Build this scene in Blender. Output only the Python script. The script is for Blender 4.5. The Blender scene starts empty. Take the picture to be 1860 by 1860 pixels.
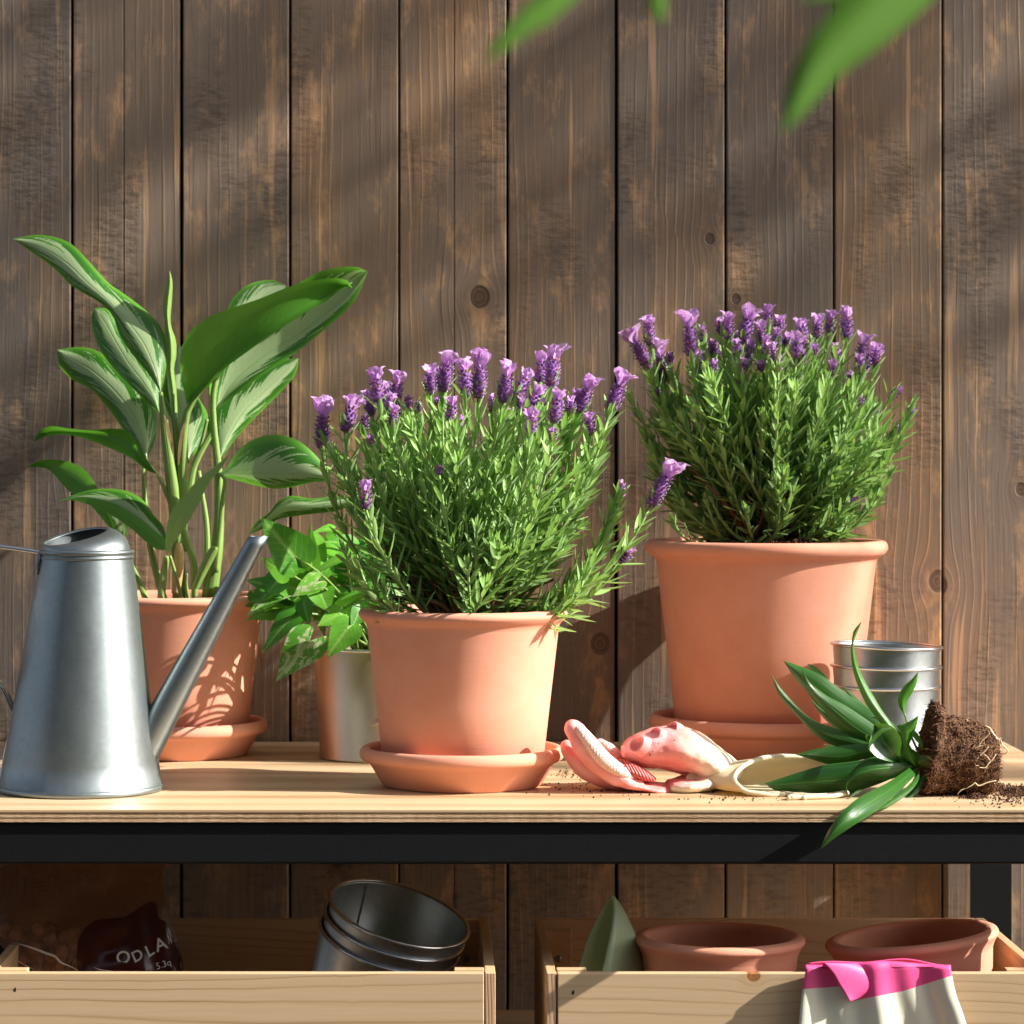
import bpy, bmesh, math, random
from math import sin, cos, pi, radians, sqrt, exp, atan2
from mathutils import Vector, Matrix, noise
random.seed(7)
C = bpy.context
S = C.scene
COL = S.collection
R = random.Random(11)

# ------------------------------------------------------------------ camera
FPX, VX, VY, CAMZ = 5300.0, 780.0, 820.0, 1.186       # focal length in photo px, vanishing point, eye height
cam_d = bpy.data.cameras.new('camera')
cam = bpy.data.objects.new('camera', cam_d)
COL.objects.link(cam)
cam.location = (0, 0, CAMZ)
cam.rotation_euler = (radians(90), 0, 0)
cam_d.sensor_width = 36
cam_d.lens = 36 * FPX / 1860
cam_d.shift_x = (930 - VX) / 1860
cam_d.shift_y = (VY - 930) / 1860
cam_d.clip_start = 0.05
cam_d.clip_end = 200
cam_d.dof.use_dof = True
cam_d.dof.focus_distance = 2.47
cam_d.dof.aperture_fstop = 13
S.camera = cam

# ------------------------------------------------------------------ light
SUN_EL, SUN_A = 33.0, 10.5        # elevation; angle of the sun off the wall plane, from the right
sdir = Vector((cos(radians(SUN_EL)) * cos(radians(SUN_A)), -cos(radians(SUN_EL)) * sin(radians(SUN_A)), sin(radians(SUN_EL))))
w = bpy.data.worlds.new('World')
S.world = w
w.use_nodes = True
wt = w.node_tree
wt.nodes.clear()
sky = wt.nodes.new('ShaderNodeTexSky')
sky.sky_type = 'NISHITA'
sky.sun_disc = False
sky.sun_elevation = radians(SUN_EL)
sky.sun_rotation = atan2(sdir.x, sdir.y)
sky.air_density = 0.7
sky.dust_density = 3.0
sky.ozone_density = 0.6
bg = wt.nodes.new('ShaderNodeBackground')
bg.inputs[1].default_value = 0.080
wo = wt.nodes.new('ShaderNodeOutputWorld')
hs = wt.nodes.new('ShaderNodeHueSaturation')          # thin high cloud: paler sky
hs.inputs['Saturation'].default_value = 0.6
wt.links.new(sky.outputs[0], hs.inputs['Color'])
wt.links.new(hs.outputs[0], bg.inputs[0])
wt.links.new(bg.outputs[0], wo.inputs[0])
sl = bpy.data.lights.new('sun', 'SUN')
sl.energy = 5.0
sl.angle = radians(0.5)
sl.color = (1.0, 0.94, 0.86)
so = bpy.data.objects.new('sun', sl)
so.rotation_euler = (-sdir).to_track_quat('-Z', 'Y').to_euler()
so.location = (2, -1, 4)
COL.objects.link(so)
S.view_settings.view_transform = 'Standard'
S.view_settings.look = 'None'
S.view_settings.exposure = 1.08
S.view_settings.gamma = 1.0
S.view_settings.use_curve_mapping = False
S.cycles.use_denoising = True
S.cycles.max_bounces = 8
S.cycles.transparent_max_bounces = 12
S.cycles.sample_clamp_indirect = 6.0

# ------------------------------------------------------------------ helpers
def P(px, py, D):
    return Vector(((px - VX) * D / FPX, D, CAMZ - (py - VY) * D / FPX))

WL = {}
def props(o, label=None, cat=None, group=None, kind=None):
    if label: o['label'] = label
    if cat: o['category'] = cat
    if group: o['group'] = group
    if kind: o['kind'] = kind
    return o

def thing(name, label, cat, loc=(0, 0, 0), group=None):
    o = bpy.data.objects.new(name, None)
    o.empty_display_size = 0.02
    o.location = loc
    COL.objects.link(o)
    WL[o.name] = Vector(loc)
    return props(o, label, cat, group)

def mesh(name, V, F, mat, parent=None, origin=None, smooth=True, uv=None, col=None, kind=None):
    """V in world coordinates; uv: per-vertex (u,v); col: per-vertex value in attribute 'rnd'."""
    if origin is None:
        origin = WL[parent.name] if parent else Vector((0, 0, 0))
    origin = Vector(origin)
    me = bpy.data.meshes.new(name)
    me.from_pydata([tuple(Vector(v) - origin) for v in V], [], F)
    if uv is not None:
        ul = me.uv_layers.new(name='UVMap')
        li = [0] * len(me.loops)
        me.loops.foreach_get('vertex_index', li)
        buf = []
        for i in li: buf += [uv[i][0], uv[i][1]]
        ul.data.foreach_set('uv', buf)
    if col is not None:
        at = me.attributes.new('rnd', 'FLOAT', 'POINT')
        at.data.foreach_set('value', col)
    if smooth:
        me.polygons.foreach_set('use_smooth', [True] * len(me.polygons))
    me.materials.append(mat)
    me.update()
    o = bpy.data.objects.new(name, me)
    COL.objects.link(o)
    if parent:
        o.parent = parent
        o.location = origin - WL[parent.name]
    else:
        o.location = origin
    WL[o.name] = origin
    if kind: o['kind'] = kind
    return o

class MB:
    def __init__(s): s.V, s.F, s.uv, s.c = [], [], [], []
    def add(s, V, F, uv=None, c=0.5):
        n = len(s.V)
        s.V += [Vector(v) for v in V]
        s.F += [tuple(i + n for i in f) for f in F]
        s.uv += uv if uv else [(0, 0)] * len(V)
        s.c += c if isinstance(c, list) else [c] * len(V)
    def build(s, name, mat, parent=None, **k):
        return mesh(name, s.V, s.F, mat, parent, uv=s.uv, col=s.c, **k)

def box_vf(x0, x1, y0, y1, z0, z1, b=0.0):
    """box with small chamfers on all edges"""
    if b <= 0:
        V = [(x, y, z) for x in (x0, x1) for y in (y0, y1) for z in (z0, z1)]
        return V, [(0, 1, 3, 2), (4, 6, 7, 5), (0, 4, 5, 1), (2, 3, 7, 6), (0, 2, 6, 4), (1, 5, 7, 3)]
    bm = bmesh.new()
    V = [bm.verts.new(p) for p in [(x, y, z) for x in (x0, x1) for y in (y0, y1) for z in (z0, z1)]]
    for f in [(0, 1, 3, 2), (4, 6, 7, 5), (0, 4, 5, 1), (2, 3, 7, 6), (0, 2, 6, 4), (1, 5, 7, 3)]:
        bm.faces.new([V[i] for i in f])
    bmesh.ops.bevel(bm, geom=bm.edges[:], offset=b, segments=2, affect='EDGES', profile=0.5)
    bm.verts.index_update()
    out = [v.co.copy() for v in bm.verts], [tuple(v.index for v in f.verts) for f in bm.faces]
    bm.free()
    return out

def box(name, x0, x1, y0, y1, z0, z1, mat, parent, b=0.0008, **k):
    V, F = box_vf(x0, x1, y0, y1, z0, z1, b)
    return mesh(name, V, F, mat, parent, origin=((x0 + x1) / 2, (y0 + y1) / 2, z0), smooth=False, **k)

def lathe_vf(prof, n=96, cen=(0, 0, 0), off=lambda z: (0, 0), close=False):
    V, F = [], []
    m = len(prof)
    for i in range(n):
        a = 2 * pi * i / n
        for r, z in prof:
            ox, oy = off(z)
            V.append((cen[0] + ox + r * cos(a), cen[1] + oy + r * sin(a), cen[2] + z))
    for i in range(n):
        j = (i + 1) % n
        for k in range(m - 1):
            F.append((i * m + k, j * m + k, j * m + k + 1, i * m + k + 1))
    return V, F

def smooth_prof(pts, sub=3):
    """Catmull-Rom through profile points"""
    out = []
    n = len(pts)
    for i in range(n - 1):
        p0, p1, p2, p3 = pts[max(i - 1, 0)], pts[i], pts[i + 1], pts[min(i + 2, n - 1)]
        for k in range(sub):
            t = k / sub
            out.append(tuple(cr(p0[a], p1[a], p2[a], p3[a], t) for a in range(len(p1))))
    out.append(tuple(pts[-1]))
    return out

def cr(a, b, c, d, t):
    return 0.5 * ((2 * b) + (-a + c) * t + (2 * a - 5 * b + 4 * c - d) * t * t + (-a + 3 * b - 3 * c + d) * t ** 3)

def resample(pts, n):
    """resample a polyline (tuples) to n points by arc length after Catmull-Rom smoothing"""
    q = smooth_prof([tuple(p) for p in pts], 8) if len(pts) > 2 else [tuple(pts[0]), tuple(pts[1])]
    L = [0]
    for a, b in zip(q, q[1:]):
        L.append(L[-1] + sqrt(sum((x - y) ** 2 for x, y in zip(a[:3], b[:3]))))
    out = []
    j = 0
    for i in range(n):
        s = L[-1] * i / (n - 1)
        while j < len(L) - 2 and L[j + 1] < s: j += 1
        t = (s - L[j]) / max(L[j + 1] - L[j], 1e-9)
        out.append(tuple(x + (y - x) * t for x, y in zip(q[j], q[j + 1])))
    return out

def tube_vf(path, rad, n=8, cap=True, flat=1.0, up=Vector((0, 1, 0))):
    """path: Vectors; rad: float or list"""
    path = [Vector(p) for p in path]
    m = len(path)
    if not isinstance(rad, (list, tuple)): rad = [rad] * m
    V, F = [], []
    prev = None
    for i, p in enumerate(path):
        t = (path[min(i + 1, m - 1)] - path[max(i - 1, 0)]).normalized()
        if prev is None:
            a = up if abs(t.dot(up)) < 0.95 else Vector((1, 0, 0))
            u = (a - t * a.dot(t)).normalized()
        else:
            u = (prev - t * prev.dot(t)).normalized()
        prev = u
        v = t.cross(u)
        for k in range(n):
            an = 2 * pi * k / n
            V.append(p + (u * cos(an) + v * sin(an) * flat) * rad[i])
    for i in range(m - 1):
        for k in range(n):
            l = (k + 1) % n
            F.append((i * n + k, i * n + l, (i + 1) * n + l, (i + 1) * n + k))
    if cap:
        F.append(tuple(range(n))[::-1])
        F.append(tuple((m - 1) * n + k for k in range(n)))
    return V, F

def interp(xs, ys, x):
    if x <= xs[0]: return ys[0]
    for i in range(len(xs) - 1):
        if x <= xs[i + 1]:
            t = (x - xs[i]) / (xs[i + 1] - xs[i])
            return ys[i] + (ys[i + 1] - ys[i]) * t
    return ys[-1]

# ------------------------------------------------------------------ node helper
class G:
    """tiny expression builder for shader nodes"""
    def __init__(s, name):
        s.m = bpy.data.materials.new(name)
        s.m.use_nodes = True
        s.t = s.m.node_tree
        s.t.nodes.clear()
        s.out = s.n('ShaderNodeOutputMaterial')
    def n(s, typ, **k):
        x = s.t.nodes.new(typ)
        for a, b in k.items(): setattr(x, a, b)
        return x
    def put(s, sock, v):
        if isinstance(v, bpy.types.NodeSocket): s.t.links.new(v, sock)
        elif v is not None:
            try: sock.default_value = v
            except Exception: sock.default_value = (v[0], v[1], v[2], 1) if hasattr(v, '__len__') else (v, v, v)
    def math(s, op, a, b=0.0, c=0.0, clamp=False):
        x = s.n('ShaderNodeMath', operation=op, use_clamp=clamp)
        s.put(x.inputs[0], a); s.put(x.inputs[1], b); s.put(x.inputs[2], c)
        return x.outputs[0]
    def add(s, a, b): return s.math('ADD', a, b)
    def sub(s, a, b): return s.math('SUBTRACT', a, b)
    def mul(s, a, b): return s.math('MULTIPLY', a, b)
    def div(s, a, b): return s.math('DIVIDE', a, b)
    def mx(s, a, b): return s.math('MAXIMUM', a, b)
    def mn(s, a, b): return s.math('MINIMUM', a, b)
    def xyz(s, x, y, z):
        c = s.n('ShaderNodeCombineXYZ')
        s.put(c.inputs[0], x); s.put(c.inputs[1], y); s.put(c.inputs[2], z)
        return c.outputs[0]
    def sep(s, v):
        c = s.n('ShaderNodeSeparateXYZ'); s.put(c.inputs[0], v)
        return c.outputs
    def noise(s, vec, scale=1.0, detail=2.0, rough=0.5, dist=0.0, fac=True):
        x = s.n('ShaderNodeTexNoise')
        s.put(x.inputs['Vector'], vec)
        x.inputs['Scale'].default_value = scale
        x.inputs['Detail'].default_value = detail
        x.inputs['Roughness'].default_value = rough
        x.inputs['Distortion'].default_value = dist
        return x.outputs[0] if fac else x.outputs[1]
    def step(s, v, lo, hi, a=0.0, b=1.0, smooth=True):
        x = s.n('ShaderNodeMapRange', interpolation_type='SMOOTHSTEP' if smooth else 'LINEAR')
        s.put(x.inputs[0], v); s.put(x.inputs[1], lo); s.put(x.inputs[2], hi); s.put(x.inputs[3], a); s.put(x.inputs[4], b)
        return x.outputs[0]
    def mix(s, f, a, b, mode='MIX'):
        x = s.n('ShaderNodeMix', data_type='RGBA', blend_type=mode)
        s.put(x.inputs[0], f); s.put(x.inputs[6], a); s.put(x.inputs[7], b)
        return x.outputs[2]
    def obj(s): return s.n('ShaderNodeTexCoord').outputs['Object']
    def uv(s): return s.n('ShaderNodeTexCoord').outputs['UV']
    def rnd(s): return s.n('ShaderNodeObjectInfo').outputs['Random']
    def attr(s, nm='rnd'):
        x = s.n('ShaderNodeAttribute'); x.attribute_name = nm
        return x.outputs['Fac']
    def back(s): return s.n('ShaderNodeNewGeometry').outputs['Backfacing']
    def bump(s, h, dist=0.001, st=1.0, nrm=None):
        x = s.n('ShaderNodeBump')
        x.inputs['Strength'].default_value = st
        x.inputs['Distance'].default_value = dist
        s.put(x.inputs['Height'], h)
        if nrm is not None: s.put(x.inputs['Normal'], nrm)
        return x.outputs[0]
    def bsdf(s, color, rough=0.5, metal=0.0, spec=0.5, bump=None, coat=0.0, coat_r=0.1, sheen=0.0, sss=0.0):
        x = s.n('ShaderNodeBsdfPrincipled')
        s.put(x.inputs['Base Color'], color); s.put(x.inputs['Roughness'], rough); s.put(x.inputs['Metallic'], metal)
        s.put(x.inputs['Specular IOR Level'], spec)
        if bump is not None: s.put(x.inputs['Normal'], bump)
        s.put(x.inputs['Coat Weight'], coat); s.put(x.inputs['Coat Roughness'], coat_r)
        s.put(x.inputs['Sheen Weight'], sheen)
        if sss:
            x.inputs['Subsurface Weight'].default_value = sss
            x.inputs['Subsurface Radius'].default_value = (1.0, 0.4, 0.3)
            x.inputs['Subsurface Scale'].default_value = 0.004
        return x.outputs[0]
    def translucent(s, base, color, f, nrm=None):
        t = s.n('ShaderNodeBsdfTranslucent'); s.put(t.inputs[0], color)
        if nrm is not None: s.put(t.inputs[1], nrm)
        m = s.n('ShaderNodeMixShader'); s.put(m.inputs[0], f)
        s.put(m.inputs[1], base); s.put(m.inputs[2], t.outputs[0])
        return m.outputs[0]
    def done(s, sh):
        s.t.links.new(sh, s.out.inputs[0])
        return s.m

# ------------------------------------------------------------------ materials
def wood(name, grain, cols, knotcell=(0.12, 0.33), knot_amt=0.5, knot_size=0.013, ring=70.0, ring_w=0.5, fiber=0.35,
         rough=0.6, bump=0.0006, blotch=None, rndmix=0.3, knotcols=((.02, .012, .008), (.16, .07, .03)), spec=0.3, saw=0.0, ringsharp=0.5, lfa=.085, flame=0.0):
    """grain: 'XZ' = across x, along z ; 'YX' = across y, along x ; 'ZX' = across z, along x; 'ZY' = across z, along y"""
    g = G(name)
    o = g.sep(g.obj())
    d = {'X': o[0], 'Y': o[1], 'Z': o[2]}
    rn = g.rnd()
    a = g.add(d[grain[0]], g.mul(rn, 3.1))
    l = g.add(d[grain[1]], g.mul(rn, 17.3))
    dep = d[({'X', 'Y', 'Z'} - set(grain)).pop()]
    # knots
    cw, cl = knotcell
    vo = g.n('ShaderNodeTexVoronoi', voronoi_dimensions='2D', feature='F1')
    vo.inputs['Scale'].default_value = 1.0
    vo.inputs['Randomness'].default_value = 0.85
    wob = g.noise(g.xyz(g.mul(a, 25.0), g.mul(l, 9.0), rn), 1.0, 2.0)
    wob = g.mul(g.sub(wob, 0.5), 0.0045)
    aw, lw = g.add(a, wob), g.add(l, wob)
    g.put(vo.inputs['Vector'], g.xyz(g.div(aw, cw), g.div(lw, cl), 0.0))
    kp = g.sep(vo.outputs['Position'])
    kc = g.sep(vo.outputs['Color'])
    dx = g.sub(aw, g.mul(kp[0], cw))
    dz = g.sub(lw, g.mul(kp[1], cl))
    s_ = g.mul(g.step(kc[0], 1.0 - knot_amt, 1.0, 0.0, 1.0, False), knot_size)
    r = g.math('SQRT', g.add(g.mul(dx, dx), g.mul(g.mul(dz, dz), 0.72)))
    se = g.mul(s_, 1.5)
    q = g.div(g.mul(se, se), g.mx(g.mul(r, r), g.add(g.mul(se, se), 1e-7)))
    psi = g.add(g.mul(dx, g.sub(1.0, q)), g.mul(kp[0], cw))
    psi = g.add(psi, g.mul(dep, 0.6))
    # growth rings
    lf = g.noise(g.xyz(g.mul(psi, 9.0), g.mul(l, 1.3), g.mul(rn, 9.0)), 1.0, 1.0)
    ph = g.mul(g.add(psi, g.mul(lf, lfa)), ring)
    fr = g.math('FRACT', ph)
    line = g.math('POWER', g.math('ABSOLUTE', g.sub(g.mul(fr, 2.0), 1.0)), 1.0 / max(ringsharp, .05))
    rid = g.math('FLOOR', ph)
    wn = g.n('ShaderNodeTexWhiteNoise', noise_dimensions='1D'); g.put(wn.inputs['W'], rid)
    line = g.mul(line, g.step(g.noise(g.xyz(g.mul(psi, 30.0), g.mul(l, 2.0), 3.0), 1.0, 2.0), 0.3, 0.7, 0.15, 1.0))
    fb = g.noise(g.xyz(g.mul(psi, 420.0), g.mul(l, 9.0), rn), 1.0, 3.0, 0.6)
    fb2 = g.noise(g.xyz(g.mul(psi, 1400.0), g.mul(l, 40.0), rn), 1.0, 2.0, 0.6)
    val = g.add(g.mul(g.sub(line, 0.35), ring_w), g.add(g.mul(g.sub(fb, 0.5), fiber * 2), g.mul(g.sub(fb2, 0.5), fiber)))
    base = g.mix(g.step(val, -0.4, 0.6, 0, 1, False), cols[0], cols[1])
    if blotch:
        bn = g.noise(g.xyz(g.mul(psi, 16.0), g.mul(l, 4.0), g.mul(rn, 5.0)), 1.0, 4.0, 0.62)
        base = g.mix(g.step(g.add(bn, g.mul(g.sub(val, .1), .22)), 0.38, 0.66), blotch, base)
        bn2 = g.noise(g.xyz(g.mul(a, 30.0), g.mul(l, 12.0), g.mul(rn, 8.0)), 1.0, 5.0, 0.7)
        base = g.mix(g.step(bn2, 0.52, 0.72, 0.0, 0.65), base, cols[2])
    base = g.mix(1.0, base, g.xyz(*[g.add(1.0 - rndmix / 2, g.mul(rn, rndmix))] * 3), 'MULTIPLY')
    if flame:      # tan latewood tongues standing out of the stain
        fn_ = g.noise(g.xyz(g.mul(psi, 62.0), g.mul(l, 2.6), g.mul(rn, 13.0)), 1.0, 2.0, .45)
        base = g.mix(g.mul(g.step(fn_, .645, .70), flame), base, cols[2])
        dk = g.noise(g.xyz(g.mul(psi, 190.0), g.mul(l, 7.0), g.mul(rn, 3.0)), 1.0, 3.0, .6)
        base = g.mix(g.step(dk, .60, .72, 0, .5), base, tuple(x * .45 for x in cols[0]))
    if blotch:
        wn2 = g.n('ShaderNodeTexWhiteNoise', noise_dimensions='1D'); g.put(wn2.inputs['W'], g.mul(rn, 91.7))
        base = g.mix(1.0, base, g.mix(wn2.outputs['Value'], (1.32, 1.10, .86), (1.00, .98, .96)), 'MULTIPLY')
    # knot colour
    kr = g.div(r, g.mx(s_, 1e-5))
    inside = g.step(kr, 0.85, 1.12, 1.0, 0.0)
    krings = g.add(g.mul(g.math('FRACT', g.add(g.mul(kr, 2.3), g.mul(fb, 1.6))), .5), g.mul(g.noise(g.xyz(g.mul(aw, 300.0), g.mul(lw, 300.0), rn), 1.0, 3.0), .6))
    kcol = g.mix(g.step(krings, 0.15, 0.9), knotcols[0], knotcols[1])
    kcol = g.mix(g.step(kr, 0.72, 1.0), kcol, knotcols[0])
    halo = g.step(kr, 1.0, 3.0, 0.5, 0.0)
    base = g.mix(halo, base, g.mix(0.45, base, knotcols[1]))
    base = g.mix(g.mul(inside, g.step(s_, 0.001, 0.002)), base, kcol)
    h = g.add(g.mul(val, 0.6), g.mul(inside, -0.6))
    if saw:
        sw = g.noise(g.xyz(g.mul(a, 70.0), g.mul(l, 190.0), rn), 1.0, 3.0, 0.6)
        swm = g.step(g.noise(g.xyz(g.mul(a, 12.0), g.mul(l, 5.0), g.mul(rn, 31.0)), 1.0, 2.0), 0.47, 0.62)
        h = g.add(h, g.mul(g.mul(sw, swm), saw))
        base = g.mix(g.mul(swm, g.step(sw, 0.55, 0.35, 0, 0.55)), base, g.mix(0.6, base, (.02, .016, .014)))
    return g.done(g.bsdf(base, rough, 0, spec, g.bump(h, bump, 1.0)))

M = {}
M['plank'] = wood('stained_plank', 'XZ', ((.225, .160, .112), (.50, .355, .235), (.62, .41, .24)), knotcell=(.108, .30), knot_amt=.62,
                  knot_size=.0110, ring=105, ring_w=.50, fiber=.30, rough=.62, bump=.0008, blotch=(.215, .180, .155), rndmix=.42,
                  knotcols=((.075, .050, .035), (.20, .115, .070)), saw=1.0, ringsharp=.16, lfa=.045, flame=.42, spec=.35)
M['pine'] = wood('pine_board', 'ZX', ((.46, .29, .145), (.74, .555, .35), (.6, .4, .2)), knotcell=(.16, .11), knot_amt=.55,
                 knot_size=.007, ring=120, ring_w=-.80, fiber=.16, rough=.5, bump=.00018, rndmix=.12,
                 knotcols=((.22, .085, .03), (.48, .22, .08)), ringsharp=.16)
M['pine_end'] = wood('pine_end_grain', 'XZ', ((.42, .23, .13), (.66, .46, .30), (.6, .4, .2)), knotcell=(.2, .2), knot_amt=.2,
                     knot_size=.003, ring=330, ring_w=-.8, fiber=.25, rough=.6, bump=.0003, rndmix=.1, ringsharp=.4)
M['pine_side'] = wood('pine_side_board', 'ZY', ((.42, .26, .13), (.70, .51, .30), (.6, .4, .2)), knotcell=(.1, .12), knot_amt=.3,
                      knot_size=.006, ring=85, ring_w=-.6, fiber=.12, rough=.5, bump=.0002, rndmix=.1,
                      knotcols=((.22, .085, .03), (.48, .22, .08)), ringsharp=.22)
M['ply_top'] = wood('birch_plywood', 'YX', ((.40, .25, .12), (.70, .53, .34), (.6, .4, .2)), knotcell=(.3, .7), knot_amt=.2,
                    knot_size=.006, ring=17, ring_w=-.75, fiber=.30, rough=.42, bump=.00015, rndmix=.05, ringsharp=.55, spec=.4)

def ply_edge(name, c0, c1):
    g = G(name)
    o = g.sep(g.obj())
    n = g.noise(g.xyz(g.mul(o[0], 160.0), g.mul(o[1], 160.0), g.mul(o[2], 1500.0)), 1.0, 3.0, .65)
    n2 = g.noise(g.xyz(g.mul(o[0], 14.0), 0, g.mul(o[2], 600.0)), 1.0, 2.0, .5)
    v = g.add(g.mul(n, .7), g.mul(n2, .5))
    return g.done(g.bsdf(g.mix(g.step(v, .4, .8), c0, c1), .75, 0, .2, g.bump(n, .0006, 1)))
M['veneer_a'] = ply_edge('plywood_edge_pale', (.42, .26, .14), (.72, .54, .35))
M['veneer_b'] = ply_edge('plywood_edge_dark', (.22, .12, .06), (.55, .36, .2))

g = G('black_powder_coat')
n = g.noise(g.obj(), 1800, 2, .6)
M['black'] = g.done(g.bsdf(g.mix(g.step(n, .3, .7), (.0045, .0050, .0060), (.0085, .0095, .011)), .5, 0, .25, g.bump(n, .00025, .8)))

def terracotta(name, c0, c1):
    g = G(name)
    o = g.obj()
    s = g.sep(o)
    n = g.noise(o, 28, 4, .6)
    f = g.noise(o, 420, 3, .6)
    ln = g.noise(g.xyz(g.mul(s[0], 6.0), g.mul(s[1], 6.0), g.mul(s[2], 900.0)), 1.0, 2.0)
    dust = g.noise(g.xyz(g.mul(s[0], 22.0), g.mul(s[1], 22.0), g.mul(s[2], 60.0)), 1.0, 4.0, .65)
    c = g.mix(g.step(n, .35, .68), c0, c1)
    c = g.mix(g.step(f, .62, .8, 0, .12), c, (.45, .19, .10))
    c = g.mix(g.step(dust, .60, .85, 0, .16), c, (.82, .54, .40))
    spk = g.noise(o, 900, 1, .5)
    c = g.mix(g.step(spk, .72, .78, 0, .5), c, (.30, .14, .09))
    h = g.add(g.mul(ln, .5), g.mul(f, .35))
    return g.done(g.bsdf(c, .78, 0, .25, g.bump(h, .00022, .7)))
M['terra'] = terracotta('terracotta', (.72, .322, .212), (.75, .350, .238))

def galvan(name, col, r0, r1, sp_amt=.4):
    g = G(name)
    o = g.obj()
    s = g.sep(o)
    n = g.noise(o, 330, 3, .6)
    n2 = g.noise(o, 22, 3, .6)
    vo = g.n('ShaderNodeTexVoronoi'); vo.inputs['Scale'].default_value = 240; g.put(vo.inputs['Vector'], o)
    br = g.noise(g.xyz(g.mul(s[0], 160.0), g.mul(s[1], 160.0), g.mul(s[2], 45.0)), 1.0, 3.0, .6)
    sp = g.sep(vo.outputs['Color'])[0]
    c = g.mix(g.mul(sp, sp_amt), col, tuple(x * .72 for x in col))
    rr = g.add(g.step(n2, .3, .7, r0, r1), g.mul(g.sub(br, .5), .06))
    return g.done(g.bsdf(c, rr, 1.0, .5, g.bump(g.mul(n, .6), .00008, .8)))
M['galv'] = galvan('galvanised_steel', (.52, .56, .57), .36, .42)
M['galv_can'] = galvan('galvanised_can_steel', (.30, .345, .355), .44, .46, .3)
M['galv_warm'] = galvan('brushed_zinc', (.74, .62, .43), .40, .42, .12)
g = G('steel_bead')
M['bead'] = g.done(g.bsdf((.72, .74, .76), .22, 1.0))
g = G('screw_steel')
M['screw'] = g.done(g.bsdf((.25, .24, .23), .35, 1.0))

def agl(name):
    g = G(name)
    u = g.sep(g.uv())
    v = u[1]
    x = g.sub(g.mul(u[0], 2.0), 1.0)
    ax = g.math('ABSOLUTE', x)
    rn = g.rnd()
    # blotches run along the lateral veins, forward and outward, with jagged ends
    sl_ = g.add(ax, g.mul(v, 1.9))
    sgn = g.mul(g.math('SIGN', x), 4.0)
    jag = g.noise(g.xyz(g.mul(ax, 14.0), g.mul(v, 75.0), g.mul(rn, 30.0)), 1.0, 2.0, .6)
    n1 = g.noise(g.xyz(g.mul(sl_, 9.5), g.mul(v, 2.2), g.add(g.mul(rn, 20.0), sgn)), 1.0, 2.5, .6)
    n1 = g.add(n1, g.mul(g.sub(jag, .5), .22))
    zone = g.step(g.math('ABSOLUTE', g.sub(ax, .62)), .10, .42, .11, -.16)
    spot = g.step(g.add(n1, zone), .545, .565)
    edge = g.step(g.add(ax, g.add(g.mul(g.sub(n1, .5), .55), g.mul(g.sub(jag, .5), .10))), .69, .72)
    pal = g.mix(g.noise(g.xyz(g.mul(ax, 5.0), g.mul(sl_, 60.0), 0.0), 1.0, 2.0), (.31, .45, .21), (.46, .60, .33))
    grn = g.mix(g.step(ax, .7, 1.0), (.035, .165, .014), (.12, .35, .028))
    c = g.mix(g.mx(spot, edge), pal, grn)
    c = g.mix(g.step(ax, .010, .025, .6, 0.0), c, (.25, .46, .12))
    under = g.mix(g.noise(g.xyz(g.mul(ax, 6.0), g.mul(sl_, 30.0), 0.0), 1.0, 2.0), (.07, .25, .022), (.13, .38, .04))
    c = g.mix(g.back(), c, under)
    veins = g.math('SINE', g.mul(g.add(v, g.mul(ax, .18)), 150.0))
    h = g.add(g.mul(veins, .035), g.mul(g.step(ax, 0, .07), .5))
    b = g.bump(h, .0006, .7)
    sh = g.bsdf(c, .36, 0, .5, b, coat=.12, coat_r=.25)
    tc = g.mix(.5, c, (.16, .45, .03))
    return g.done(g.translucent(sh, tc, .32, b))
M['agl'] = agl('silver_green_leaf')

def plain_leaf(name, c0, c1, midc, tr=.25, rough=.38, lines=0.0, trc=(.2, .5, .04), coat=.18):
    g = G(name)
    u = g.sep(g.uv())
    x = g.sub(g.mul(u[0], 2.0), 1.0)
    ax = g.math('ABSOLUTE', x)
    rn = g.rnd()
    n = g.noise(g.xyz(g.mul(x, 3.0), g.mul(u[1], 5.0), g.mul(rn, 20.0)), 1.0, 3.0)
    ln = g.noise(g.xyz(g.mul(x, 22.0), g.mul(u[1], 1.6), g.mul(rn, 20.0)), 1.0, 2.0)
    f = g.add(g.mul(n, .6), g.mul(ln, lines))
    f = g.add(f, g.mul(g.sub(rn, .5), .35))
    c = g.mix(g.step(f, .2, .8), c0, c1)
    c = g.mix(g.step(ax, .02, .07, .8, 0.0), c, midc)
    c = g.mix(g.step(ax, .93, .99, 0, .7), c, midc)
    c = g.mix(g.mul(g.back(), .6), c, midc)
    b = g.bump(g.add(ln, g.mul(g.step(ax, 0, .1), .7)), .0005, .7)
    sh = g.bsdf(c, rough, 0, .5 if coat else .2, b, coat=coat, coat_r=.2)
    return g.done(g.translucent(sh, g.mix(.5, c, trc), tr, b))
M['drac'] = plain_leaf('glossy_dark_leaf', (.008, .050, .009), (.024, .115, .014), (.07, .22, .03), tr=.20, rough=.30, lines=.7)
M['drac_young'] = plain_leaf('young_bright_leaf', (.05, .20, .02), (.10, .32, .035), (.16, .42, .06), tr=.32, rough=.36, lines=.5)
M['stem_green'] = plain_leaf('pale_green_stem', (.13, .26, .05), (.26, .40, .10), (.20, .34, .08), tr=.15, rough=.45, lines=.9)
M['near_leaf'] = plain_leaf('hanging_leaf', (.045, .125, .006), (.06, .15, .009), (.07, .17, .012), tr=.28, trc=(.16, .34, .02), rough=.75, coat=0.0)

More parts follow.
